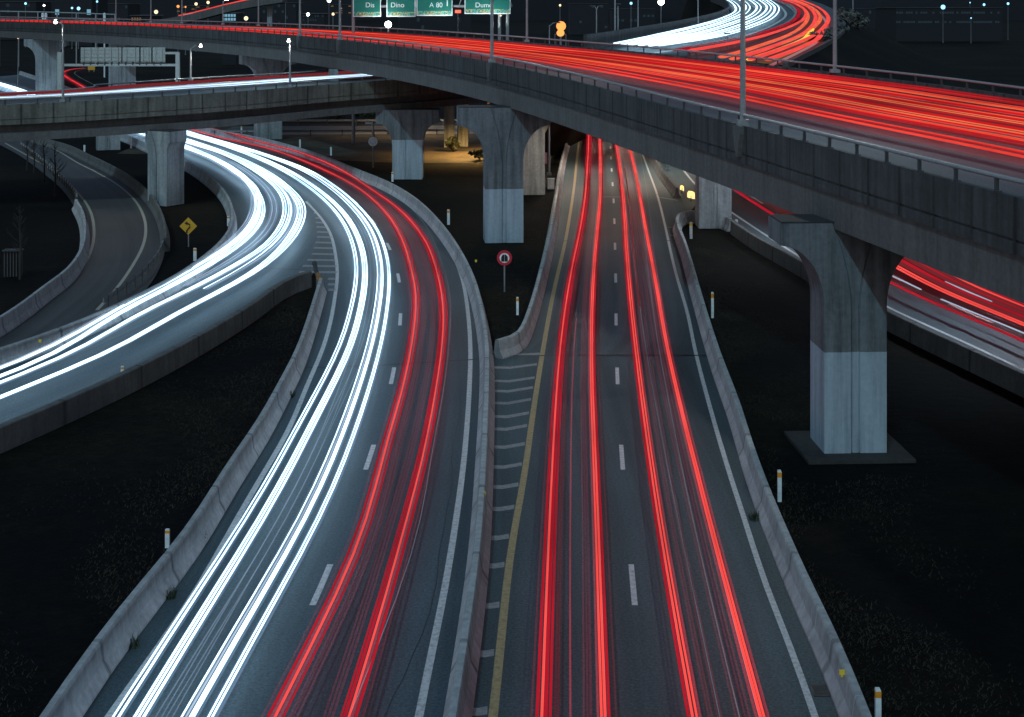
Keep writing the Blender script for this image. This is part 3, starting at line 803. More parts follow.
def between(A, B, t=.5):
    n = 140; a, b = sub(A, 0, arclen(A)[-1], arclen(A)[-1] / n), sub(B, 0, arclen(B)[-1], arclen(B)[-1] / n)
    m = min(len(a), len(b)); q = smooth(a[:m] * (1 - t) + b[:m] * t, 2); return q[np.argmax(q[:, 1] > 84):]
fan(LA, 'in the leftmost lane of the curving highway', g1, SPR, 2, (-.12, .10), .8)
fan(offset(LA, .48), 'in the leftmost lane of the curving highway', g1, SPR, 3, (-.15, .18), .7, ((.55, .03), (.8, .03), (1.1, .03)))
fan(LB, 'in the second lane of the curving highway', g1, SPR, 4, (-.18, .18), .75, ((-.5, .03), (-.75, .04)))
fan(offset(LB, .46), 'in the second lane of the curving highway', g1, SPR, 2, (-.08, .14), .6)
fan(W1, 'at the outermost edge of the slip road bundle', g2, SPW, 4, (-.28, .22), .75)
fan(W2, 'second from outside on the slip road', g2, SPW, 4, (-.26, .24), .75)
fan(W4, 'third from outside on the slip road', g2, SPW, 4, (-.24, .24), .75)
fan(W3, 'on the innermost curve of the slip road', g2, SPW, 5, (-.28, .34), .75)
fan(between(W2, W4), 'in the gap between second and third slip road ribbons', g2, SPW, 2, (-.2, .2), .25)
fan(between(W4, W3), 'in the gap between third and innermost slip road ribbons', g2, SPW, 3, (-.2, .2), .35)
fan(between(W1, W2, .6), 'in the gap inside the outermost slip road ribbon', g2, SPW, 2, (-.2, .2), .2)

FARR = [(140, 111.5), (112, 101), (92, 92), (78, 84), (66, 77), (62, 73), (70, 69.5), (84, 68)]
RA = tsurvey([(273, 717), (321, 623), (365, 530), (379, 463), (399, 400), (410, 350), (416, 297), (411, 270), (404, 245), (393, 222), (374, 200.5), (356, 186.5), (322, 169), (291, 156), (260, 146), (229, 140), (183, 127)] + FARR)
RB = tsurvey([(347, 717), (377, 623), (402, 530), (421, 463), (433, 400), (441, 350), (443, 318), (441, 290), (435, 268), (429, 248), (416, 227.5), (397, 207.5), (371, 189.5), (341, 170), (299, 152), (260, 142), (230, 133), (200, 126)] + FARR)
g3 = 'red tail light trails on the curving highway'
def rl_(where): return {'r_core': 'bright red tail light streak ' + where, 'r_red': 'deep red tail light streak ' + where, 'r_orange': 'orange-red tail light streak ' + where,
                        'r_dim': 'dim see-through red streak ' + where, 'r_soft': 'soft half-bright red streak ' + where, 'r_fill': 'wide dim red glow ' + where, 'r_pink': 'muted pinkish red streak ' + where, 'w_faint': 'faint thin whitish streak ' + where, 'w_mid': 'pale bluish streak ' + where, 'u_core': 'bright red tail light streak ' + where, 'u_red': 'deep red tail light streak ' + where, 'u_orange': 'orange-red tail light streak ' + where, 'd_amber': 'amber streak ' + where}
rgt = random.Random(5)
def bundle(P, where, group, core, edges, dims, lones=(), sp=SPR):
    """core: (from, to) of the bright middle, edges: (from, to) of the deep red band, dims: see-through strands"""
    lab = rl_(where)
    a, b = edges; n = max(3, int((b - a) / .082)); mids = 0
    for k in range(n):
        o = a + (b - a) * (k + .5) / n; inn = core[0] <= o <= core[1]
        mids += inn; m = ('r_core' if mids == 1 else rgt.choices(('r_core', 'r_orange', 'r_red'), (.55, .2, .25))[0]) if inn else ('r_red' if rgt.random() < .72 else 'r_soft')
        trail(P, o + rgt.uniform(-.012, .012), rgt.uniform(.045, .08) * (1.25 if inn else 1), m, lab[m], group, h=.04, spread=sp)
    for o, w in dims: trail(P, o, w, 'r_dim', lab['r_dim'], group, h=.03, spread=sp)
    for o, w, m in lones: trail(P, o, w, m, lab[m], group, h=.03, spread=sp)
bundle(RA, 'in the inner red pair of the curving highway', g3, (-.03, .06), (-.17, .28), ((.38, .06), (.46, .05), (.55, .05), (-.26, .06)), ((1.75, .025, 'w_faint'),))
bundle(RB, 'in the outer red pair of the curving highway', g3, (-.04, .08), (-.19, .26), ((-.34, .07), (-.44, .06), (-.54, .05), (.36, .06)))

g4 = 'red tail light trails on the straight highway'
SA = tsurvey([(543, 717), (550, 530), (560.5, 350), (572, 270), (580, 233), (586, 195), (588, 165), (589, 140), (589.5, 122)])
SB = tsurvey([(603, 717), (597, 530), (591, 350), (593.5, 270), (598, 220), (600, 195), (600.3, 170), (599.5, 137), (599, 120)])
SC = tsurvey([(694, 717), (661, 530), (636, 350), (627, 258), (624, 207), (620, 168), (616, 141), (613, 120)])
SD = tsurvey([(761, 717), (711, 530), (667, 350), (655.5, 283), (646, 233), (640, 199), (635, 172), (629, 146), (624, 122)])
bundle(SA, 'in the leftmost bundle of the straight highway', g4, (-.08, .08), (-.18, .20), ((.28, .06), (.35, .05), (-.27, .05)))
trail(sub(SA, 0, 57, 3), .60, .045, 'r_soft', 'thin lone red streak just right of the straight highway\'s leftmost bundle', g4)
bundle(SB, 'in the second bundle of the straight highway', g4, (-.06, .08), (-.17, .20), ((-.28, .06), (-.36, .05), (-.44, .05), (.30, .04)))
bundle(SC, 'in the third bundle of the straight highway', g4, (-.08, .08), (-.17, .20), ((.34, .06), (.42, .05), (.55, .05), (.64, .04)), ((1.05, .022, 'w_faint'), (1.5, .018, 'w_faint')))
bundle(SD, 'in the rightmost bundle of the straight highway', g4, (-.06, .10), (-.14, .22), ((-.26, .06), (-.36, .05), (-.5, .05), (-.58, .04)), ((-.95, .018, 'w_faint'),))
trail(sub(SC, 60, 128, 3), .45, .07, 'r_pink', 'short pinkish red streak between the third and fourth bundle of the straight highway', g4)

# ramp road at the right
g5 = 'tail light trails on the ramp road behind the biggest pier'
T2 = lift(line2, ZT)
rgr = random.Random(4); band = [(1.25, .26, 'r_red')]
for k in range(30):
    band.append((2.9 + 7.6 * k / 30 + rgr.uniform(-.08, .08), rgr.uniform(.16, .44), rgr.choices(('r_red', 'r_core', 'r_pink', 'r_orange', 'w_mid'), (5, 4, 2.5, 1.2, .3))[0]))
for off, w, m in band:
    lab = rl_('in the ramp road band behind the biggest pier')[m] if off > 2 else 'lone red streak nearest the white edge line of the ramp road'
    trail(T2, off, w, m, lab, g5, spread=([60, 85, 130], [1, 1.15, 1.6]))
for d0, d1, off in ((72, 81, 2.2), (84, 95, 2.3), (80, 86, 4.6), (100, 116, 5.0)):
    a, b = phase_for(T2, d0) + 12, phase_for(T2, d1) + 12
    trail(sub(T2, a - 12, b - 12, 3), off, .16, 'w_mid', 'short white streak among the red ones on the ramp road', g5)

# big overpass
g6 = 'red tail light trails on the big overpass'
TD = lift(D2E, -.92 + .7)
lanes = np.linspace(.345, .90, 5); rgd = random.Random(21)
NM = ('lane nearest the camera', 'second lane from the camera', 'middle lane', 'fourth lane from the camera', 'farthest lane')
def dtrail(Q0, lat, w, m, k, h):
    Q = Q0.copy(); Q[:, :2] += normals(D2E) * lat[:, None]
    pr = [(w / 2 * math.cos(2 * math.pi * t / 6), 0, h / 2 * math.sin(2 * math.pi * t / 6)) for t in range(6)]
    mb = MB(); sweep(mb, Q, pr); o = mb.build('light_trail', M[m])
    tag(o, rl_('in the %s of the big overpass' % NM[k])[m], 'light trail', g6)
for k, fr_ in enumerate(lanes):
    base = D2W * fr_; wander = np.sin(np.arange(len(D2E)) * .035 + k * 1.7) * .16
    dtrail(lift(TD, -.28), base + wander, 2.6, 'r_fill', k, .04)
    for q in (-.85, .85):
        for j in range(7):
            dx = q + rgd.gauss(0, .30); w = rgd.choice((.04, .06, .09, .14))
            m = rgd.choices(('u_red', 'u_core', 'u_orange', 'r_pink'), ((4, 3, 1, 2), (3, 3, 3, 1), (4, 2, 2, 2), (4, 3, 1, 2), (4, 2, 0, 3))[k])[0]
            dtrail(lift(TD, rgd.uniform(-.12, .15)), base + wander + dx * (D2W / 22), w, m, k, .05)
# lower overpass
g7 = 'light trails on the lower overpass'
TL = lift(D1E, -.30 + .6)
for off, w, m in ((2.6, .3, 'w_mid'), (3.3, .12, 'w_hot'), (3.9, .3, 'w_mid'), (4.8, .2, 'w_mid'), (5.4, .12, 'w_hot'), (6.2, .4, 'w_mid')):
    trail(TL, off, w, m, {'w_hot': 'white head light streak on the lower overpass near its parapet', 'w_mid': 'pale bluish head light streak on the lower overpass near its parapet'}[m], g7)
for off, w, m in ((9.0, .3, 'r_pink'), (9.8, .35, 'r_pink'), (10.6, .3, 'r_pink'), (11.6, .3, 'r_pink')):
    trail(sub(TL, 0, 105, 3), off, w, m, 'dull red tail light streak on the far side of the lower overpass', g7)

# ------------------------------------------------------------------ far hill road at the upper right (climbs and curves away)
DY = [66, 50, 40, 30, 20, 10, 0, -15]; DD = [117, 150, 185, 230, 285, 345, 410, 500]
def hill(pts, up=0.0, step=5.0):
    q = catmull(np.array(pts, float), 10)
    P = []
    for x, y in q:
        d = np.interp(-y, [-v for v in DY], DD); p = atd(x, y, d); p[2] += up; P.append(p)
    return smooth(resample(np.array(P), step), 3)
h_left = hill([(592, 50), (610, 46.5), (640, 39.5), (672, 33), (700, 26), (722, 19.5), (731, 13), (727, 6), (712, 0), (690, -8)])
h_right = hill([(783, 65), (800, 56), (818, 47), (834, 38), (843, 30), (846, 22), (840, 13), (822, 4), (806, -1), (780, -9)])
mb = MB(); ribbon2(mb, h_left, h_right, 90)
hr = tag(mb.build('hill_road', M['asphalt'], fixn=False), kind='structure')
mb = MB(); LL = hill([(592, 50), (610, 46.5), (640, 39.5), (672, 33), (700, 26), (722, 19.5), (731, 13), (727, 6), (712, 0), (690, -8)], -.02)
RR = h_right.copy()
n = 90
def rs(P, n):
    s = arclen(P); t = np.linspace(0, s[-1], n); return np.stack([np.interp(t, s, P[:, k]) for k in range(3)], 1)
l2, r2_ = rs(LL, n), rs(lift(RR, -.02), n)
gl = offset(l2, -7); gl[:, 2] = -.2; gr = offset(r2_, 30); gr[:, 2] = -.2
ribbon(mb, gl, l2); ribbon(mb, r2_, gr)
tag(mb.build('embankment_terrain', M['ground'], fixn=False), kind='structure')
mark(hr, lambda b: stripe(b, hill([(770, 66), (800, 52), (820, 40), (826.5, 31), (826, 22), (818, 13), (800, 4), (780, -3)]), .5, .02), 'white_line')
mark(hr, lambda b: stripe(b, hill([(655, 53), (700, 47), (745, 36), (775, 24), (786, 15), (781, 7), (770, 0)]), .5, .02), 'white_line')
# noise wall on its left side
nw = hill([(585, 50), (606, 46), (640, 38.5), (672, 32), (700, 25), (721, 18.5), (729, 12.5), (725, 6), (711, 0)])
mb = MB(); sweep(mb, nw, [(-.15, 0, -.5), (-.15, 0, 1.5), (.15, 0, 1.5), (.15, 0, -.5)])
tag(mb.build('noise_barrier', M['conc_parapet']), 'long grey noise wall along the left edge of the far hill road', 'noise wall')
jb = hill([(785, 66), (802, 56.5), (820, 47.5), (836, 38), (845, 30)])
mb = MB(); sweep(mb, jb, [(-.2, 0, -.3), (-.2, 0, .25), (.2, 0, .25), (.2, 0, -.3)])
tag(mb.build('concrete_barrier', M['conc_barrier_dark']), 'low concrete edge of the far hill road above the dark slope', 'barrier')
mb = MB(); sweep(mb, hill([(690, 56), (730, 48.5), (765, 37), (790, 25), (796, 15), (788, 6), (770, -1)]), [(-.2, 0, -.2), (-.2, 0, .8), (.2, 0, .8), (.2, 0, -.2)])
tag(mb.build('concrete_barrier', M['conc_barrier']), 'median wall between the white and red trails of the far hill road', 'barrier')
g8 = 'light trails on the far hill road'
wset = [[(615, 50.5), (640, 44.5), (672, 36.5), (700, 29), (725, 20.5), (736, 13.5), (733, 6.5), (722, 0), (705, -6)],
        [(622, 51.5), (650, 45.5), (690, 36), (720, 26.5), (742, 16.5), (746, 10), (740, 3), (728, -3), (715, -8)],
        [(630, 52), (660, 46.5), (700, 37.5), (730, 27.5), (752, 17.5), (757, 10), (750, 3), (738, -3)],
        [(640, 52.5), (670, 47.5), (710, 39), (740, 29), (762, 18), (767, 10), (758, 2), (746, -4)],
        [(650, 53), (680, 48.5), (718, 41), (748, 31), (770, 20), (775, 11), (766, 2.5), (753, -4)]]
for k, p in enumerate(wset):
    for dx in (0, .9):
        trail(hill(p, .7), dx, .24 if dx else .42, 'w_hot', 'white head light streak, number of ribbons merging, on the far hill road at the top'.replace(', number of ribbons merging,', ' in the white ribbon'), g8)
rset = [[(676, 58), (690, 55.5), (720, 49.5), (750, 42), (780, 31.5), (797, 21.5), (799, 14.5), (790, 7), (775, 1), (760, -4)],
        [(722, 66), (735, 62), (765, 51), (790, 40), (804, 29), (808, 20), (803, 11), (788, 3.5), (770, -2)],
        [(733, 68), (745, 64), (775, 53), (800, 42), (815, 31), (820.5, 22), (816, 13.5), (801, 5), (781, -1)],
        [(750, 68.5), (760, 65), (785, 55), (806, 44), (812, 34)]]
for k, p in enumerate(rset):
    for dx, m in ((0, ('r_red', 'r_orange', 'r_orange', 'd_amber')[k]), (1.4, ('r_core', 'r_core', 'r_core', 'r_core')[k])):
        trail(hill(p, .7), dx, .7, m, rl_(('in the inner red ribbon', 'in the second red ribbon', 'in the outermost red ribbon', 'in the short amber ribbon')[k] + ' of the far hill road')[m], g8)

# distant rising ramp at the upper left
def fr(pts, d, up=0): return smooth(resample(np.array([atd(x, y, d) for x, y in catmull(np.array(pts, float), 8)]) + np.array([0, 0, up]), 4), 2)
rp = fr([(150, 22.5), (175, 19), (190, 16.5), (206, 12), (230, 5.5), (258, 0), (285, -4)], 390)
mb = MB(); sweep(mb, rp, [(-4, 0, -1.6), (-4, 0, .3), (-3.7, 0, .3), (-3.7, 0, -.4), (3.7, 0, -.4), (3.7, 0, .3), (4, 0, .3), (4, 0, -1.6)])
FRr = tag(empty('overpass', (0, 0, 0)), 'small distant flyover climbing at the upper left with one red and white trail', 'overpass')
mb.build('road_deck', M['conc_girder'], FRr)
for k in range(0, len(rp), 8):
    if k < 2: continue
    pb = MB(); pb.box((rp[k][0], rp[k][1], rp[k][2] / 2 - .8), (1.2, 1.4, rp[k][2] - 1.6)); pb.build('pier', M['conc_pier_plain'], FRr)
g9 = 'trails on the distant flyover'
trail(rp[int(len(rp) * .28):], 1.5, .8, 'r_core', 'red streak climbing the small distant flyover at upper left', g9, z=.6)
trail(rp[int(len(rp) * .28):], .2, .7, 'r_pink', 'muted pinkish streak climbing the small distant flyover at upper left', g9, z=.6)
trail(rp[int(len(rp) * .2):int(len(rp) * .5)], -1.2, .7, 'w_mid', 'pale white streak at the foot of the small distant flyover', g9, z=.6)

# ------------------------------------------------------------------ street lamps
def on_path(E, px):
    q = CX + F_PX * E[:, 0] / E[:, 1]; k = np.argsort(q)
    i = np.interp(px, q[k], np.arange(len(E))[k]); a = int(i); b = min(a + 1, len(E) - 1); t = i - a
    return E[a] * (1 - t) + E[b] * t

def lamp(base, h, arm, label, lit='lamp_white', power=0, double=False, r=.11, group=None, bracket=False, color=(1, .97, .9), m='steel', size=(.7, .3, .14), ball=0):
    base = np.array(base, float); a = np.array([arm[0], arm[1], 0.])
    r0 = tag(empty('street_lamp', tuple(base)), label, 'street lamp', group)
    mb = MB(); mb.tube([(0, 0, 0), (0, 0, h * .5), (0, 0, h)], [r, r * .85, r * .6], 10); mb.box((0, 0, .12), (r * 4, r * 4, .24))
    mb.build('pole', M[m], r0)
    for sg in ((1, -1) if double else (1,)):
        e = a * sg; hd = np.array([e[0], e[1], h + .25])
        if np.linalg.norm(a) > .05:
            mb = MB(); mb.tube([(0, 0, h - .15), e * .45 + np.array([0, 0, h + .2]), hd], r * .5, 8); mb.build('arm', M[m], r0)
        mb = MB(); ang = math.atan2(e[1], e[0]); mb.box((0, 0, 0), size, ang); hdo = mb.build('lamp_head', M['steel_dark'], r0, loc=tuple(hd + e * .1))
        if lit:
            lb = MB()
            if ball: lb.ball((0, 0, -.05), ball * .62)
            else: lb.box((0, 0, -size[2] / 2 - .03), (size[0] * .8, size[1] * .8, .06), ang)
            lb.build('lens', M[lit], hdo)
    if bracket:
        mb = MB(); mb.prism([(-.42, -.02), (.42, -.02), (.42, -.35), (.08, -1.35), (-.08, -1.35), (-.42, -.35)], -.30, .0)
        bo = mb.build('bracket', M['conc_girder'], r0); bo.rotation_euler = (0, 0, bracket)
    if power:
        L = bpy.data.lights.new('lamp_light', 'SPOT'); L.energy = power; L.spot_size = math.radians(155); L.spot_blend = .6
        L.shadow_soft_size = .25; L.color = color
        lo = bpy.data.objects.new('lamp_light', L); C.objects.link(lo); lo.parent = r0
        lo.location = (a[0] * 1.1, a[1] * 1.1, h - .15)
    return r0

D2F = D2E.copy(); D2F[:, :2] += normals(D2E) * (D2W - .15)[:, None]
def near_pole(px, h, label, power=0):
    p = on_path(offset(D2E, .1), px); t = on_path(offset(D2E, 6), px)
    i = np.argmin(np.linalg.norm(D2E[:, :2] - p[:2], axis=1)); n_ = normals(D2E)[i]
    return lamp(p, h, n_ * 2.2, label, power=power, bracket=math.atan2(n_[1], n_[0]) - math.pi / 2, r=.13)
near_pole(743, 9.5, 'tall grey lamp post on the near parapet of the big overpass, thickest of its row', 2600)
near_pole(492, 9.5, 'lamp post on the big overpass parapet in front of the rightmost green sign', 2600)
near_pole(340, 9.5, 'lamp post on the near parapet of the big overpass, left of the green signs', 2600)
near_pole(300, 9.5, 'lamp post on the big overpass, just left of the one beside the green signs')
def far_pole(px, h, label, arm=(-1.6, -.8), lit='lamp_white', power=0, r=.12, **k):
    return lamp(on_path(D2F, px), h, arm, label, lit=lit, power=power, r=r, **k)
far_pole(835, 11, 'tall pole on the far rail of the big overpass, against the black slope', r=.15)
far_pole(527, 9, 'slim lamp post on the far rail of the big overpass, right of the green signs')
far_pole(258.5, 8, 'lamp post on the overpass rail below the red end of the distant flyover')
far_pole(151, 9, 'lamp post on the overpass rail, left one of a pair by the distant flyover')
far_pole(182, 9, 'lamp post on the overpass rail at the foot of the distant flyover', lit=None)
far_pole(116, 9, 'lamp post where the far rail of the big overpass meets the pale side railing')
far_pole(223, 3.6, 'short lamp post in front of the pale lit building at upper left', (.5, 0))

# lamps of the lower overpass
def low_pole(px, far, h, arm, label, double=False, power=0):
    E = D1E.copy(); 
    if far: E[:, :2] += normals(D1E) * (D1W - .2)[:, None]
    else: E = offset(D1E, .15)
    return lamp(on_path(E, px), h, arm, label, power=power, double=double, color=(1, .95, .85), ball=.28)
low_pole(63, False, 6.3, (-.55, 0), 'lamp post with bent arm on the lower overpass near the left edge', power=900)
low_pole(290, False, 4.0, (-.1, 0), 'short bright lamp post on the near parapet of the lower overpass', power=900)
low_pole(190.5, True, 3.2, (.9, 0), 'lamp post with two bright heads on the lower overpass, right of the gantry', power=900)

# lamps around: (px, head y, base y or None, distance, material, ball size, label)
def field_lamp(px, yh, d, mat_, ball, label, arm=(.02, 0), r=.1, double=False, size=(.6, .3, .12), lit=True):
    p = atd(px, yh, d)
    return lamp((p[0], d, 0), p[2], arm, label, lit=mat_ if lit else None, ball=ball, r=r, double=double, size=size)
field_lamp(388, 26, 196, 'lamp_white', .7, 'brilliant white lamp just behind the far rail, below the gap of the green signs')
field_lamp(333, 15, 330, 'lamp_soft', .5, 'yellowish lamp on a short pole behind the big overpass, left of the green signs')
field_lamp(561, 27, 330, 'lamp_warm', 1.7, 'brilliant orange lamp behind the far rail of the big overpass', r=.2)
field_lamp(560, 6, 420, 'lamp_soft', .5, 'small pale lamp high above the brilliant orange lamp')
field_lamp(549.5, 25, 165, 'lamp_warm', .3, 'bare grey post with short arm beside the brilliant orange lamp', arm=(.8, 0), lit=False)
field_lamp(555, 34, 300, 'lamp_warm', 1.1, 'left one of two low orange floodlights under the brilliant orange lamp', arm=(.9, 0))
field_lamp(566, 34, 300, 'lamp_warm', 1.1, 'right one of two low orange floodlights under the brilliant orange lamp', arm=(-.9, 0))
field_lamp(596.5, 8, 170, 'lamp_soft', 0, 'double-armed post with a pale box at mid height beside the hill road', arm=(.4, 0), lit=False, double=True)
field_lamp(615, -20, 175, 'lamp_white', .2, 'taller of two close poles where the hill road joins', r=.13)
field_lamp(618, 6, 178, 'lamp_white', .2, 'shorter of two close poles where the hill road joins', lit=False)
field_lamp(638, -10, 190, 'lamp_white', .2, 'pole with side arm at the start of the noise wall', arm=(1.2, 0))
field_lamp(631, 4, 420, 'lamp_blue', .6, 'small bluish lamp far beyond the noise wall')
field_lamp(661, 3, 300, 'lamp_white', 1.0, 'brilliant white lamp above the noise wall of the hill road')
field_lamp(698, -14, 240, 'lamp_white', .2, 'slim pole rising behind the middle of the noise wall', r=.14)
field_lamp(678, 26, 232, 'lamp_soft', .3, 'small lit marker post standing before the noise wall', size=(.3, .3, .3))
field_lamp(658, 31, 222, 'lamp_soft', .2, 'smaller marker post before the noise wall, left of the brighter one', size=(.3, .3, .3))
field_lamp(727, 36, 150, 'lamp_white', .2, 'thin post in the wedge between hill road and big overpass', lit=False)
field_lamp(853, -12, 330, 'lamp_white', .3, 'tall thin pole at the right of the hill road bend', r=.18)
field_lamp(713, 1, 480, 'lamp_blue', 1.2, 'turquoise lamp in the sky gap above the white ribbons')
field_lamp(943, 7.5, 700, 'lamp_blue', 1.7, 'brilliant blue-white floodlight over the long lit depot at upper right')
field_lamp(984, 5, 760, 'lamp_blue', 1.0, 'blue lamp over the lit depot, middle one of the row')
field_lamp(1008, 4, 760, 'lamp_blue', 1.0, 'blue lamp at the right end above the lit depot')
field_lamp(970, 3, 780, 'lamp_blue', .5, 'faint lamp mast between the two brightest depot floodlights')
field_lamp(971, 18.5, 690, 'lamp_blue', .5, 'tiny low lamp before the depot front')
field_lamp(156, 12.5, 520, 'lamp_soft', 1.1, 'yellowish lamp between two poles at upper left')
field_lamp(246, 19, 450, 'lamp_soft', 1.0, 'white lamp right of the pale lit building')
field_lamp(196, 4.5, 560, 'lamp_soft', .9, 'warm lamp above the distant flyover, left of two')
field_lamp(208, 3, 560, 'lamp_soft', .9, 'warm lamp above the distant flyover, right of two')
field_lamp(178, 7, 520, 'lamp_warm', .8, 'orange lamp left of the distant flyover')
field_lamp(185.5, 7.5, 520, 'lamp_warm', .5, 'small orange lamp close to the foot of the distant flyover')
field_lamp(285.5, 1, 560, 'lamp_soft', .9, 'pale lamp right of the red end of the distant flyover')
field_lamp(329, 1, 560, 'lamp_white', 1.1, 'bluish white lamp at the top edge, left of the green signs')
field_lamp(308, 15, 560, 'lamp_white', .9, 'white lamp among low lit roofs left of the green signs')
field_lamp(25.5, 4, 620, 'lamp_blue', .8, 'pale blue lamp at the far upper left corner')
field_lamp(78.5, 9, 600, 'lamp_blue', 1.1, 'blue lamp before the blue-lit block at upper left')
field_lamp(72, 8.5, 600, 'lamp_blue', .7, 'fainter blue lamp beside the one before the blue-lit block')
field_lamp(44, 6, 500, 'lamp_white', .5, 'small white lamp above the two white bollards')
field_lamp(97, 2, 620, 'lamp_blue', .7, 'bluish lamp right of the blue-lit block')
field_lamp(18, 38.5, 300, 'lamp_soft', .4, 'yellow lamp under the big overpass at the left edge', size=(.9, .4, .2))
for x, y, lab in ((3.6, 148, 'assumed lamp post left of the straight highway, hidden behind the big overpass'), (15.5, 152, 'assumed lamp post right of the straight highway, hidden behind the big overpass')):
    lamp((x, y, 0), 9.0, (1.6 if x < 10 else -1.6, 0), lab, lit='lamp_soft', power=3600, color=(1, .86, .70), ball=.2)  # two unseen lamps, assumed from the warm light on the far highway
# unseen sodium lamp, assumed from the warm light on columns and back road
lamp((-2.6, 167, 0), 5.6, (0, .8), 'assumed sodium lamp behind the second pier, lighting the pair of yellow columns', lit='lamp_warm', power=17000, color=(1, .58, .18), ball=.2)
lamp((-13.0, 203, 0), 7.6, (0, -1.2), 'added sodium lamp hidden behind the lower overpass, lighting the back road', lit='lamp_warm', power=5200, color=(1, .66, .3), ball=.2)  # second unseen sodium lamp, added to light more of the back road

# ------------------------------------------------------------------ green signs, gantry, signs
def text(parent, s, size, loc, m):
    c = bpy.data.curves.new('lettering', 'FONT'); c.body = s; c.size = size; c.extrude = .01; c.align_x = 'CENTER'; c.align_y = 'CENTER'
    tmp = bpy.data.objects.new('lettering', c); C.objects.link(tmp); bpy.context.view_layer.update()
    me = bpy.data.meshes.new_from_object(tmp.evaluated_get(bpy.context.evaluated_depsgraph_get())); bpy.data.objects.remove(tmp)
    me.materials.clear(); me.materials.append(M[m])
    o = bpy.data.objects.new('lettering', me); C.objects.link(o); o.parent = parent
    o.location = loc; o.rotation_euler = (math.radians(90), 0, 0); return o
def strip_mat():
    m, n, b, o = mat('sign_strip'); tc = nd(n, 'ShaderNodeTexCoord')
    f = noise(n, tc.outputs['Object'], 3.2, 2, .5, sc=(1.4, 1, 2.2)); g = noise(n, tc.outputs['Object'], 1.7, 2, .5)
    c = mix(n, ramp(n, g, [(.4, 0), (.6, 1)]), (.5, .40, .12), (.10, .42, .36))
    c = mix(n, ramp(n, f, [(.42, 0), (.58, 1)]), (.02, .12, .11), c)
    n.links.new(c, b.inputs['Base Color']); b.inputs['Roughness'].default_value = .4; return m
M['sign_strip'] = strip_mat()
SD_ = 182.0
gs = tag(empty('overhead_sign_frame', (-2.2, SD_ + .5, 0)), 'steel frame carrying four green direction signs behind the big overpass', 'sign gantry')
mb = MB(); xs = [(352 - 512) * SD_ / F_PX + 2.2, (512 - 512) * SD_ / F_PX + 2.2]
mb.tube([(xs[0], 0, 16.4), (xs[1], 0, 16.4)], .16, 8); mb.tube([(xs[0], 0, 18.4), (xs[1], 0, 18.4)], .16, 8)
for k in range(13):
    x0 = xs[0] + (xs[1] - xs[0]) * k / 12; mb.tube([(x0, 0, 16.4), (x0 + .7 * (1 if k < 12 else -1), 0, 18.4)], .07, 6)
mb.build('truss', M['steel'], gs)
for px in (499.5, 507.5, 353):
    mb = MB(); x0 = (px - 512) * SD_ / F_PX + 2.2; mb.tube([(x0, 0, 0), (x0, 0, 18.6)], .2, 10); mb.build('post', M['steel'], gs)
for x0, x1, yb, tx, tpx, lab in ((353, 381, 16.8, 'Dis', 370, 'narrowest green direction sign, first from the left, reading Dis'),
                            (386.5, 415.5, 16.8, 'Dino', 397.5, 'green direction sign second from the left, reading Dino'),
                            (416.5, 452.5, 15.8, 'A 80', 436, 'green direction sign reading A 80 with a pale bar at its edge'),
                            (464.5, 510.5, 14, 'Dumo', 484, 'widest green direction sign, at the right, reading Dumo')):
    A, B = atd(x0, yb, SD_), atd(x1, yb, SD_); w = B[0] - A[0]; h = 4.2
    o = tag(empty('direction_sign', ((A[0] + B[0]) / 2, SD_, A[2])), lab, 'road sign', 'green direction signs on the frame')
    mb = MB(); mb.box((0, .06, h / 2), (w, .08, h)); mb.build('sign_panel', M['sign_white'], o)
    mb = MB(); mb.box((0, .0, h / 2 + .22), (w - .22, .05, h - .64)); mb.build('sign_face', M['sign_green'], o)
    mb = MB(); mb.box((0, .0, .35 if yb < 15.9 or True else 0), (w - .22, .051, .46)); mb.build('lower_strip', M['sign_strip'], o)
    text(o, tx, .82, ((tpx - CX) * SD_ / F_PX - (A[0] + B[0]) / 2, -.04, atd(0, 5.2, SD_)[2] - A[2] + (.0 if yb > 14.5 else 0)), 'sign_white')
    if tx == 'A 80':
        mb = MB(); mb.box((w / 2 - .62, -.03, 1.9), (.14, .02, 1.5)); mb.build('bar', M['sign_white'], o)
field_lamp(500.5, 17, 178, 'lamp_soft', .22, 'small lamp lighting the bottom of the rightmost green sign', arm=(.02, 0))
p = atd(458, 11.5, 184)
o = tag(empty('signal_light', (p[0], 184, 0)), 'small red light on a post between the two right green signs', 'signal light')
mb = MB(); mb.tube([(0, 0, 0), (0, 0, p[2] - .2)], .07, 8); mb.build('post', M['steel_dark'], o)
mb = MB(); mb.box((0, 0, p[2]), (.7, .12, .36)); mb.build('lamp_head', M['lamp_red'], o)
# spots that light the green signs, no fixture built
for x in (-15, -8, -2.5):
    L = bpy.data.lights.new('sign_light', 'SPOT'); L.energy = 420; L.spot_size = math.radians(120); L.shadow_soft_size = .15; L.color = (.9, 1, .95)
    lo = bpy.data.objects.new('sign_light', L); C.objects.link(lo); lo.parent = gs
    lo.location = (x + 2.2, -2.6, 14.6); lo.rotation_euler = (math.radians(90 + 38), 0, 0)

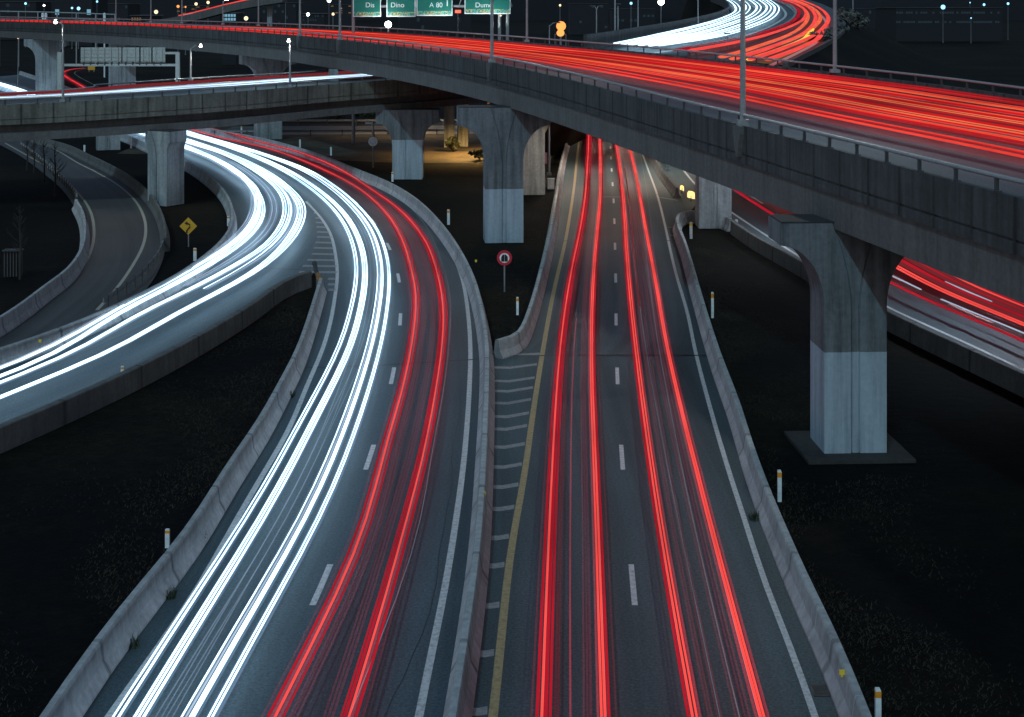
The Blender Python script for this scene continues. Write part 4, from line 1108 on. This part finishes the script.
# gantry seen from behind, beyond the lower overpass
GD = 205.0
gt = tag(empty('sign_gantry', ((130 - CX) * GD / F_PX, GD, 0)), 'grey sign gantry seen from behind, spanning the road beyond the lower overpass', 'sign gantry')
gx = lambda px: (px - 130) * GD / F_PX
gz = lambda py: CAM_H - (py - HOR) * GD / F_PX
mb = MB(); mb.box((gx(178), 0, gz(52) / 2), (.55, .6, gz(52))); mb.build('post', M['sign_back'], gt)
mb = MB(); mb.box((gx(60), 0, gz(52) / 2), (.55, .6, gz(52))); mb.build('post', M['sign_back'], gt)
mb = MB(); mb.box((gx(119), 0, gz(65)), (gx(178) - gx(60), .4, .32)); mb.box((gx(172), 0, gz(53)), (gx(178) - gx(165), .35, .3)); mb.build('beam', M['sign_back'], gt)
for k, (a, b) in enumerate(((80, 121), (122, 139), (140, 151), (152, 165))):
    mb = MB(); w = gx(b) - gx(a); h = gz(47.5) - gz(62.5); cx_ = (gx(a) + gx(b)) / 2; cz = (gz(47.5) + gz(62.5)) / 2
    mb.box((cx_, .3, cz), (w - .06, .08, h))
    for q in range(4): mb.box((cx_, .2, gz(62) + h * (q + .3) / 4), (w - .06, .1, .07))
    for q in range(max(2, int(w / .9))): mb.box((cx_ - w / 2 + (q + .5) * w / max(2, int(w / .9)), .14, cz), (.07, .09, h))
    mb.build('sign_panel', M['sign_back'], gt)
mb = MB()
for k in range(12): mb.box((gx(84 + 7 * k), -.1, gz(63.4)), (.12, .5, .4))
mb.build('walkway_bracket', M['steel_dark'], gt)

def sign_post(name, px, ybase, ytop, label, cat='road sign', r=.045, m='steel', z=0):
    B = at(px, ybase); h = (ybase - ytop) * B[1] / F_PX
    o = tag(empty(name, tuple(B)), label, cat)
    mb = MB(); mb.tube([(0, 0, -.05), (0, 0, h)], r, 8); mb.build('post', M[m], o)
    return o, h, B[1] / F_PX
o, h, s = sign_post('prohibition_sign', 504.5, 291, 251, 'round red-ringed white no overtaking sign with two black marks on a thin post')
mb = MB(); zc = (291 - 257.7) * s; mb.disc((0, -.06, zc), 7.6 * s, .05); rim = mb.build('sign_rim', M['sign_red'], o)
mb = MB(); mb.disc((0, -.095, zc), 4.9 * s, .03); mb.build('sign_face', M['sign_white'], o)
mb = MB()
for q in (-1, 1):
    x = q * 1.7 * s; mb.prism([(x - .09, zc - .2), (x + .09, zc - .2), (x + .09, zc + .06), (x + .03 - q * .05, zc + .2), (x - .05 - q * .05, zc + .2), (x - .09, zc + .05)], -.125, -.105)
mb.build('symbol', M['sign_black'], o)
o, h, s = sign_post('warning_sign', 188.5, 246, 218, 'yellow diamond warning sign with black bent arrow beside the slip road barrier', r=.04)
zc = (246 - 226) * s; q = 8.8 * s
mb = MB(); mb.prism([(q, zc), (0, zc + q), (-q, zc), (0, zc - q)], -.09, -.05); mb.build('sign_panel', M['sign_yellow'], o)
mb = MB(); mb.tube(np.array([(-.12, -.10, zc - .34), (-.02, -.10, zc - .2), (.12, -.10, zc - .05), (.1, -.10, zc + .12), (-.06, -.10, zc + .2)]), .05, 6)
mb.prism([(-.06, zc + .08), (-.06, zc + .34), (-.26, zc + .2)], -.12, -.09)
mb.ball((-.1, -.10, zc - .4), .07); mb.build('symbol', M['sign_black'], o)
o, h, s = sign_post('round_sign', 373, 167, 124, 'round pale blue-white sign on a grey post behind the curving barrier', r=.09)
zc = (167 - 141.5) * s
mb = MB(); mb.disc((0, -.12, zc), 4.6 * s, .05); mb.build('sign_panel', M['sign_white'], o)
mb = MB(); mb.disc((0, -.16, zc), 3.4 * s, .03); mb.build('sign_face', M['sign_blue'], o)
mb = MB(); mb.prism([(-.16, zc - .12), (.16, zc - .12), (.12, zc + .16), (-.18, zc + .16)], -.20, -.178); mb.build('symbol', M['sign_white'], o)
for sg in (-1, 1):
    mb = MB(); mb.tube([(0, 0, h - .1), (sg * .25, 0, h + .05)], .04, 6); mb.box((sg * .55 + .15, -.05, h + .1), (.75, .3, .22)); mb.build('blue_panel', M['sign_blue'], o)
o, h, s = sign_post('plate_sign', 543, 184, 152, 'small pinkish rectangular plate on a thin post beside the rear pier')
mb = MB(); mb.box((.18, -.07, (184 - 158) * s), (.40 * 1.0, .03, 11 * s)); mb.build('sign_panel', M['sign_pink'], o)
B = at(551, 189)
o = tag(empty('utility_box', tuple(B)), 'pale blue utility box standing behind the left barrier of the straight highway', 'utility box')
mb = MB(); mb.box((0, 0, .45), (.6, .4, .9)); mb.build('cabinet', M['sign_blue'], o)
mb = MB(); mb.box((0, 0, .93), (.66, .46, .06)); mb.build('lid', M['post_white'], o)
mb = MB(); mb.box((0, -.21, .45), (.5, .02, .75)); mb.build('door', M['post_white'], o)
# amber marker boards at the end of the short barrier
for px, py, w, h, lab in ((682, 187.5, .34, .5, 'small rounded amber reflector board at the end of the short barrier'), (691, 195.5, .62, .66, 'bigger amber reflector board at the end of the short barrier')):
    B = at(px, py + 6)
    o = tag(empty('reflector_board', tuple(B)), lab, 'reflector')
    mb = MB(); mb.tube([(0, 0, 0), (0, 0, .5)], .05, 6); mb.build('post', M['steel_dark'], o)
    mb = MB(); mb.prism([(-w / 2, .35), (w / 2, .2), (w / 2, .2 + h * .8), (w * .2, .2 + h), (-w * .3, .2 + h * 1.05), (-w / 2, .2 + h * .8)], -.04, .04); mb.build('board', M['board_glow'], o)  # board emits: its reflected glow is put into the material

# white delineator posts with orange caps
def delineator(px, ybase, ytop, label, cap='post_orange'):
    B = at(px, ybase); h = (ybase - ytop) * B[1] / F_PX; w = .065 if B[1] < 90 else .10
    o = tag(empty('delineator_post', tuple(B)), label, 'delineator', 'white delineator posts along the roads')
    mb = MB(); mb.prism([(w, -.05), (w, h * .76), (-w, h * .76), (-w, -.05)], -.05, .05); mb.build('post', M['post_white'], o)
    mb = MB(); mb.prism([(w * 1.02, h * .76), (w * 1.02, h * .93), (-w * 1.02, h * .93), (-w * 1.02, h * .76)], -.052, .052); mb.build('reflector_band', M[cap], o)
    mb = MB(); mb.prism([(w, h * .93), (w * .6, h), (-w * .9, h), (-w, h * .93)], -.05, .05); mb.build('cap', M['post_white'], o)
for a in ((878, 726, 688, 'delineator post at the lower right corner of the picture, biggest one'),
          (779.5, 500, 470, 'delineator post behind the right barrier, below the biggest pier'),
          (712.5, 317, 292, 'delineator post behind the right barrier, midway to the overpass'),
          (691, 238, 222, 'delineator post with yellow top inside the hooked barrier nose', 'post_yellow'),
          (736.5, 226, 219.5, 'small delineator post behind the pier at the ramp road barrier', 'post_white'),
          (167.5, 546, 529, 'delineator post behind the lower left barrier on dark grass'),
          (122.5, 379, 366, 'delineator post on the outer barrier of the slip road'),
          (195, 260, 248, 'delineator post below the yellow diamond sign'),
          (228.5, 225, 216, 'delineator post at the tip of the slip road bend'),
          (517.5, 314, 297, 'delineator post beside the nose of the left highway barrier'),
          (448.5, 224, 209.5, 'delineator post behind the curving barrier, left of the second pier'),
          (331, 155, 147, 'tiny delineator post behind the curving barrier below the back road', 'post_white'),
          (300, 147, 139.5, 'tiny pale delineator post at the left end of the back road', 'post_white'),
          (392.5, 181, 172, 'delineator post at the foot of the lower overpass pier'),
          (84.5, 151, 145, 'tiny white post under the lower overpass by the loop road barrier', 'post_white'),
          (131, 148, 137, 'pale post on the dark grass left of the lower overpass pier', 'post_white'),
          (241.5, 133, 126.5, 'tiny yellowish post at the far end of the curving barrier', 'post_yellow')): delineator(*a)
# small yellow reflectors fixed on the barriers
def stud(px, py, label):
    P = atd(px, py, F_PX * (CAM_H - .75) / (py - HOR) - .12)
    mb = MB(); mb.box((0, 0, .02), (.13, .04, .11)); mb.box((0, 0, -.06), (.05, .03, .06))
    tag(mb.build('barrier_reflector', M['post_yellow'], loc=tuple(P)), label, 'reflector')
stud(484, 494, 'small yellow reflector on the barrier beside the hatching')
stud(40, 341, 'small yellow reflector on the slip road barrier at the far left')
stud(476, 261, 'small yellow reflector behind the outer curve barrier')
stud(842, 673, 'yellow painted mark on the right barrier near the bottom')

# crash marker at the tip of the painted island
B = at(318, 283)
o = tag(empty('crash_cushion', (B[0], B[1], 0)), 'leaning dark and rusty crash marker at the tip between slip road and highway', 'crash marker')
mb = MB(); mb.tube([(.1, 0, 0), (-.12, .1, .7), (-.22, .2, 1.1)], .13, 8); mb.ball((-.24, .2, 1.12), .16); mb.build('post', M['steel_dark'], o)
mb = MB(); mb.prism([(.0, .0), (.36, .0), (.34, .3), (.02, .66), (-.12, .6)], -.2, -.1); mb.build('rusty_plate', M['rust'], o)
# drain grate on the right shoulder
B = at(821, 691)
o = tag(empty('drain_grate', (B[0], B[1], .012)), 'iron drain grate on the shoulder by the right barrier', 'drain grate')
mb = MB(); mb.box((0, .27, 0), (.42, .06, .02)); mb.box((0, -.27, 0), (.42, .06, .02)); mb.box((-.2, 0, 0), (.05, .6, .02)); mb.box((.2, 0, 0), (.05, .6, .02)); mb.build('rim', M['steel_dark'], o)
mb = MB()
for k in range(7): mb.box((0, -.2 + k * .066, .0), (.36, .026, .018))
mb.build('bars', M['steel_dark'], o)

# ------------------------------------------------------------------ plants
def leaves(mb, c, r, n, size, rg, flat_=1.0):
    for _ in range(n):
        v = np.array([rg.gauss(0, 1), rg.gauss(0, 1), rg.gauss(0, 1)]); v /= np.linalg.norm(v); q = rg.random() ** .45
        p = np.array(c) + v * np.array(r) * q
        a = np.array([rg.uniform(-1, 1), rg.uniform(-1, 1), rg.uniform(-1, 1) * flat_]); a /= np.linalg.norm(a)
        b = np.cross(a, [rg.uniform(-1, 1), rg.uniform(-1, 1), rg.uniform(-1, 1)]); b /= max(np.linalg.norm(b), 1e-6)
        s = size * rg.uniform(.5, 1.3)
        mb.add([p - a * s, p + b * s * .45, p + a * s, p - b * s * .45], [[0, 1, 2, 3]])
def bush(x, y, r, h, label, rg, m='leaf', size=.22, n=420, z=0, group=None):
    o = tag(empty('bush', (x, y, z)), label, 'bush', group)
    mb = MB()
    for _ in range(5): mb.tube([(0, 0, -.1), (rg.uniform(-.3, .3) * r, rg.uniform(-.3, .3) * r, h * .5), (rg.uniform(-.8, .8) * r, rg.uniform(-.8, .8) * r, h * .85)], [.05, .03, .01], 5)
    mb.build('stem', M['bark'], o)
    mb = MB()
    for _ in range(6): leaves(mb, (rg.uniform(-.5, .5) * r, rg.uniform(-.5, .5) * r, h * rg.uniform(.35, .75)), (r * .55, r * .55, h * .32), n // 6, size, rg)
    mb.build('foliage', M[m], o, fixn=False)
    return o
rg = random.Random(3)
def bare_tree(px, ybase, ytop, label, rg):
    B = at(px, ybase); H = (ybase - ytop) * B[1] / F_PX
    o = tag(empty('bare_tree', tuple(B)), label, 'tree', 'bare young trees beside the loop road')
    mb = MB(); mb.tube([(0, 0, -.1), (.05, 0, H * .4), (-.05, .05, H * .75), (0, 0, H)], [.09, .07, .04, .012], 7); mb.build('trunk', M['bark'], o)
    mb = MB()
    for k in range(26):
        z = H * rg.uniform(.3, .92); an = rg.uniform(0, 6.28); l = H * rg.uniform(.12, .3) * (1.15 - z / H)
        e = np.array([math.cos(an) * l, math.sin(an) * l, z + l * 1.1]); mid = np.array([math.cos(an) * l * .5, math.sin(an) * l * .5, z + l * .4])
        mb.tube([(0, 0, z), mid, e], [.025, .016, .006], 4)
        for _ in range(3):
            a2 = an + rg.uniform(-1, 1); q = l * .5; mb.tube([mid, mid + np.array([math.cos(a2) * q, math.sin(a2) * q, q * .9])], [.012, .004], 3)
    mb.build('crown', M['bark'], o)
bare_tree(27, 170, 133, 'bare young tree left of the loop road, under the lower overpass edge', rg)
bare_tree(55, 196, 140, 'bare young tree nearest the loop road guard rail', rg)
bare_tree(34, 172, 136, 'slim bare tree second from the left beside the loop road', rg)
bare_tree(44, 182, 138, 'bare tree between the two tallest saplings by the loop road', rg)
bare_tree(20, 278, 205, 'bare dark tree in the lower grass left of the loop road bend', rg)
B = at(13, 277); o = tag(empty('utility_box', tuple(B)), 'dim grey cabinet in the dark grass at the left edge', 'utility box')
mb = MB(); [mb.box((-.45 + .18 * k, 0, .8), (.09, .4, 1.5)) for k in range(6)]; mb.box((0, .1, .8), (1.0, .3, 1.4)); mb.build('cabinet', M['steel_dark'], o); mb = MB(); mb.box((0, 0, 1.63), (1.1, .7, .07)); mb.build('lid', M['steel_dark'], o)
for k, (x, lab) in enumerate(((-33, 'dark bush at the left end of the hedge row behind the back road'), (-29, 'second dark bush from the left behind the back road'), (-25, 'dark bush in the middle of the hedge row behind the back road'), (-21, 'fourth dark bush from the left behind the back road'), (-17, 'dark bush at the right end of the hedge row, near the lower overpass pier'))):
    bush(x, 219 + rg.uniform(-1, 1), 2.6, 2.6, lab, rg, n=500, size=.35, group='hedge bushes behind the back road')
bush(-6.6, 172.5, 1.0, 1.7, 'round dark bush at the foot of the yellow-lit columns', rg, n=700, size=.22)
bush(-3.4, 163, 1.2, 1.3, 'low scrub on the grass in front of the yellow-lit columns', rg, n=300, size=.25)
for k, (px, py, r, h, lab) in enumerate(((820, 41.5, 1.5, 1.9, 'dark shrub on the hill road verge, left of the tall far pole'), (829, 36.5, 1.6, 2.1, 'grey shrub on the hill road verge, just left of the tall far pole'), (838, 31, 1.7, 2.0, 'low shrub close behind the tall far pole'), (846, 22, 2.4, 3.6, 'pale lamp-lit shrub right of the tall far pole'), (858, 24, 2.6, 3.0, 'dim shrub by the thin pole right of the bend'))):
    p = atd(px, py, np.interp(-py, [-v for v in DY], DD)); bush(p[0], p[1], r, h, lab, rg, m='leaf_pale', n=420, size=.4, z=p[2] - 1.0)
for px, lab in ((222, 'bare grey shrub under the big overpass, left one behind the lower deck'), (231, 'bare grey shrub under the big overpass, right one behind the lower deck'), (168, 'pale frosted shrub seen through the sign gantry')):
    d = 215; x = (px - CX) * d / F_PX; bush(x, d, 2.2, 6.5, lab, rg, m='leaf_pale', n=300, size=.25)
# weeds growing at the foot of the barriers
def weed(px, py, label):
    B = at(px, py); o = tag(empty('weed', tuple(B)), label, 'weed')
    mb = MB()
    for k in range(60):
        a = rg.uniform(0, 6.28); l = rg.uniform(.12, .3); p = np.array([rg.uniform(-.16, .16), rg.uniform(-.22, .22), 0])
        t = np.array([math.cos(a), math.sin(a), 0]); e = p + t * l * .6 + np.array([0, 0, l]); s = np.array([-t[1], t[0], 0]) * .025
        mb.add([p - s, p + s, e], [[0, 1, 2]])
    mb.build('leaf_tuft', M['leaf'], o, fixn=False)
for a in ((201, 542, 'weed tuft at the barrier foot, highest of those on the left shoulder'), (170, 597, 'dark weed clump at the barrier foot in the middle of the left shoulder'), (134, 646, 'dark weed clump low on the left shoulder'), (290, 397, 'small weed tuft at the far part of the left shoulder'), (755, 519, 'weed tuft at the foot of the right barrier')): weed(*a)
# ground cover
mb = MB(); rg2 = random.Random(11); cnt = 0
while cnt < 42000:
    zone = rg2.random()
    if zone < .55:
        d = rg2.uniform(31, 110); xb = np.interp(d, L_C[:60, 1], L_C[:60, 0]); x = xb + .5 + abs(rg2.gauss(0, 2.2))
    elif zone < .8:
        d = rg2.uniform(31, 85); xb = np.interp(d, L_D[:, 1], L_D[:, 0]); x = xb - .5 - abs(rg2.gauss(0, 2.5))
    else:
        d = rg2.uniform(75, 150); xb = np.interp(d, L_A[::-1][:, 1], L_A[::-1][:, 0]); x = xb - .6 - abs(rg2.gauss(0, 2.0))
    if 10.0 < x < 14.7 and 53.4 < d < 58.9: continue
    if math.sin(x * .9 + math.sin(d * .31) * 2) * math.sin(d * .23 + x * .4) < rg2.uniform(-.5, .5): continue
    h = rg2.uniform(.03, .10); a = rg2.uniform(0, 6.28); dx, dy = math.cos(a), math.sin(a); w = .008 + h * .06
    mb.add([(x - dy * w, d + dx * w, -.08), (x + dy * w, d - dx * w, -.08), (x + dx * h * 1.3, d + dy * h * 1.3, -.08 + h * .8)], [[0, 1, 2]]); cnt += 1
tag(mb.build('grass', M['grass'], fixn=False), kind='stuff', label='short dry grass along the road verges', cat='grass')

# ------------------------------------------------------------------ far buildings
def building(px0, px1, ytop, d, depth, label, rows, cols, wm, h0=0, frac=.7, wallm='building', win=(.6, .5)):
    x0, x1 = (px0 - CX) * d / F_PX, (px1 - CX) * d / F_PX; H = CAM_H - (ytop - HOR) * d / F_PX
    o = tag(empty('building', ((x0 + x1) / 2, d, 0)), label, 'building')
    mb = MB(); mb.box((0, depth / 2, H / 2), (x1 - x0, depth, H)); wl_ = mb.build('wall', M[wallm], o)
    mb = MB(); mb.box((0, depth / 2, H + .15), (x1 - x0 + .8, depth + .8, .3)); mb.build('roof', M['steel_dark'], o)
    rg3 = random.Random(int(px0 * 7 + d)); cw, chh = (x1 - x0) / cols, (H - h0) / rows; first = None; n = 0
    for r in range(rows):
        for c in range(cols):
            if rg3.random() > frac or n >= 90: continue
            n += 1
            loc = (-(x1 - x0) / 2 + (c + .5) * cw, -.04, h0 + (r + .5) * chh)
            if first is None:
                wb = MB(); wb.box((0, 0, 0), (cw * win[0], .12, chh * win[1])); first = wb.build('window', M[wm], o, loc=loc)
            else:
                k = first.copy(); C.objects.link(k); k.parent = o; k.location = loc
    return o
building(896, 1002, 8, 720, 40, 'long low depot with blue-lit front at the upper right', 2, 44, 'win_dim', 7, .7, win=(.8, .22))
building(54, 92, -4, 640, 25, 'blue-lit block at the upper left corner', 4, 6, 'win_blue', 3, .35)
building(222, 236, 13.5, 430, 12, 'small pale lit building below the distant flyover', 2, 5, 'win_blue', 12.3, 1.0, win=(.75, .7))
building(131, 152, 16, 480, 14, 'low warm-lit building between two lamp posts at upper left', 1, 8, 'win_warm', 11.5, .6)
building(300, 324, 14, 640, 20, 'low roofs with white lights left of the green signs', 2, 10, 'win_dim', 10, .6)
building(96, 128, 4, 760, 25, 'dark wide block right of the blue-lit block', 5, 9, 'win_dim', 3, .25)
building(262, 296, 3, 820, 25, 'dark block behind the flyover end with few dim windows', 5, 9, 'win_dim', 3, .3)
building(-10, 36, 2, 760, 25, 'dark block at the very left with few dim windows', 5, 9, 'win_dim', 3, .25)
building(398, 470, 8, 900, 30, 'dim low block seen below the green signs', 3, 16, 'win_dim', 2, .15)
building(570, 608, 4, 900, 25, 'dark block behind the double-armed post', 5, 9, 'win_dim', 3, .12)
building(176, 220, 6, 900, 25, 'dark block with warm windows behind the foot of the distant flyover', 4, 9, 'win_warm', 12, .22)
building(612, 655, 9, 1000, 25, 'far low block with dim windows beyond the noise wall', 3, 10, 'win_dim', 6, .3)
building(330, 352, 5, 950, 25, 'dark narrow block left of the first green sign', 4, 5, 'win_warm', 12, .25)
building(856, 880, 9, 1100, 25, 'far dark block at the right of the hill road, left of the depot', 2, 6, 'win_dim', 6, .3)
# pale railing and white bollards at upper left
gr_ = np.array([atd(x, y, 420) for x, y in ((-20, 11), (0, 11.3), (40, 12), (80, 13.2), (115, 14.5))])
o = tag(empty('side_railing', tuple(gr_[0])), 'pale long railing beyond the red trails at the upper left', 'railing')
mb = MB(); Q = gr_ - gr_[0]; mb.tube(Q, .18, 6); mb.tube(Q - np.array([0, 0, 1.6]), .12, 6); mb.build('rail_pipe', M['rail_steel'], o)
pb = MB(); pb.box((0, 0, -8), (.3, .3, 16)); Qs = resample(Q, 5.5); first = None
for p in Qs:
    if first is None: first = pb.build('post', M['rail_steel'], o, loc=tuple(p))
    else: c = first.copy(); C.objects.link(c); c.parent = o; c.location = tuple(p)
for px, lab in ((42.8, 'left one of two white bollards at the upper left'), (46, 'right one of two white bollards at the upper left'), (104.5, 'white post with a round top at the upper left railing')):
    p = atd(px, 18, 352); mb = MB(); mb.box((0, 0, 0), (.55, .4, 1.6)); mb.ball((0, 0, .9), .32)
    mb.box((0, 0, -7.2), (.3, .3, 13)); tag(mb.build('bollard', M['post_white'], loc=tuple(p)), lab, 'bollard')
p = at(13.5, 84); o = tag(empty('notice_board', (p[0], p[1] + 60, 0)), 'small orange notice board under the big overpass at the left edge', 'notice board')
d = p[1] + 60; zz = CAM_H - (67.5 - HOR) * d / F_PX
mb = MB(); mb.box((0, -.1, zz), (7 * d / F_PX, .1, 5 * d / F_PX)); mb.build('board', M['box_orange'], o); mb = MB(); mb.tube([(-.6, 0, 0), (-.6, 0, zz)], .1, 6); mb.tube([(.6, 0, 0), (.6, 0, zz)], .1, 6); mb.build('post', M['steel'], o)
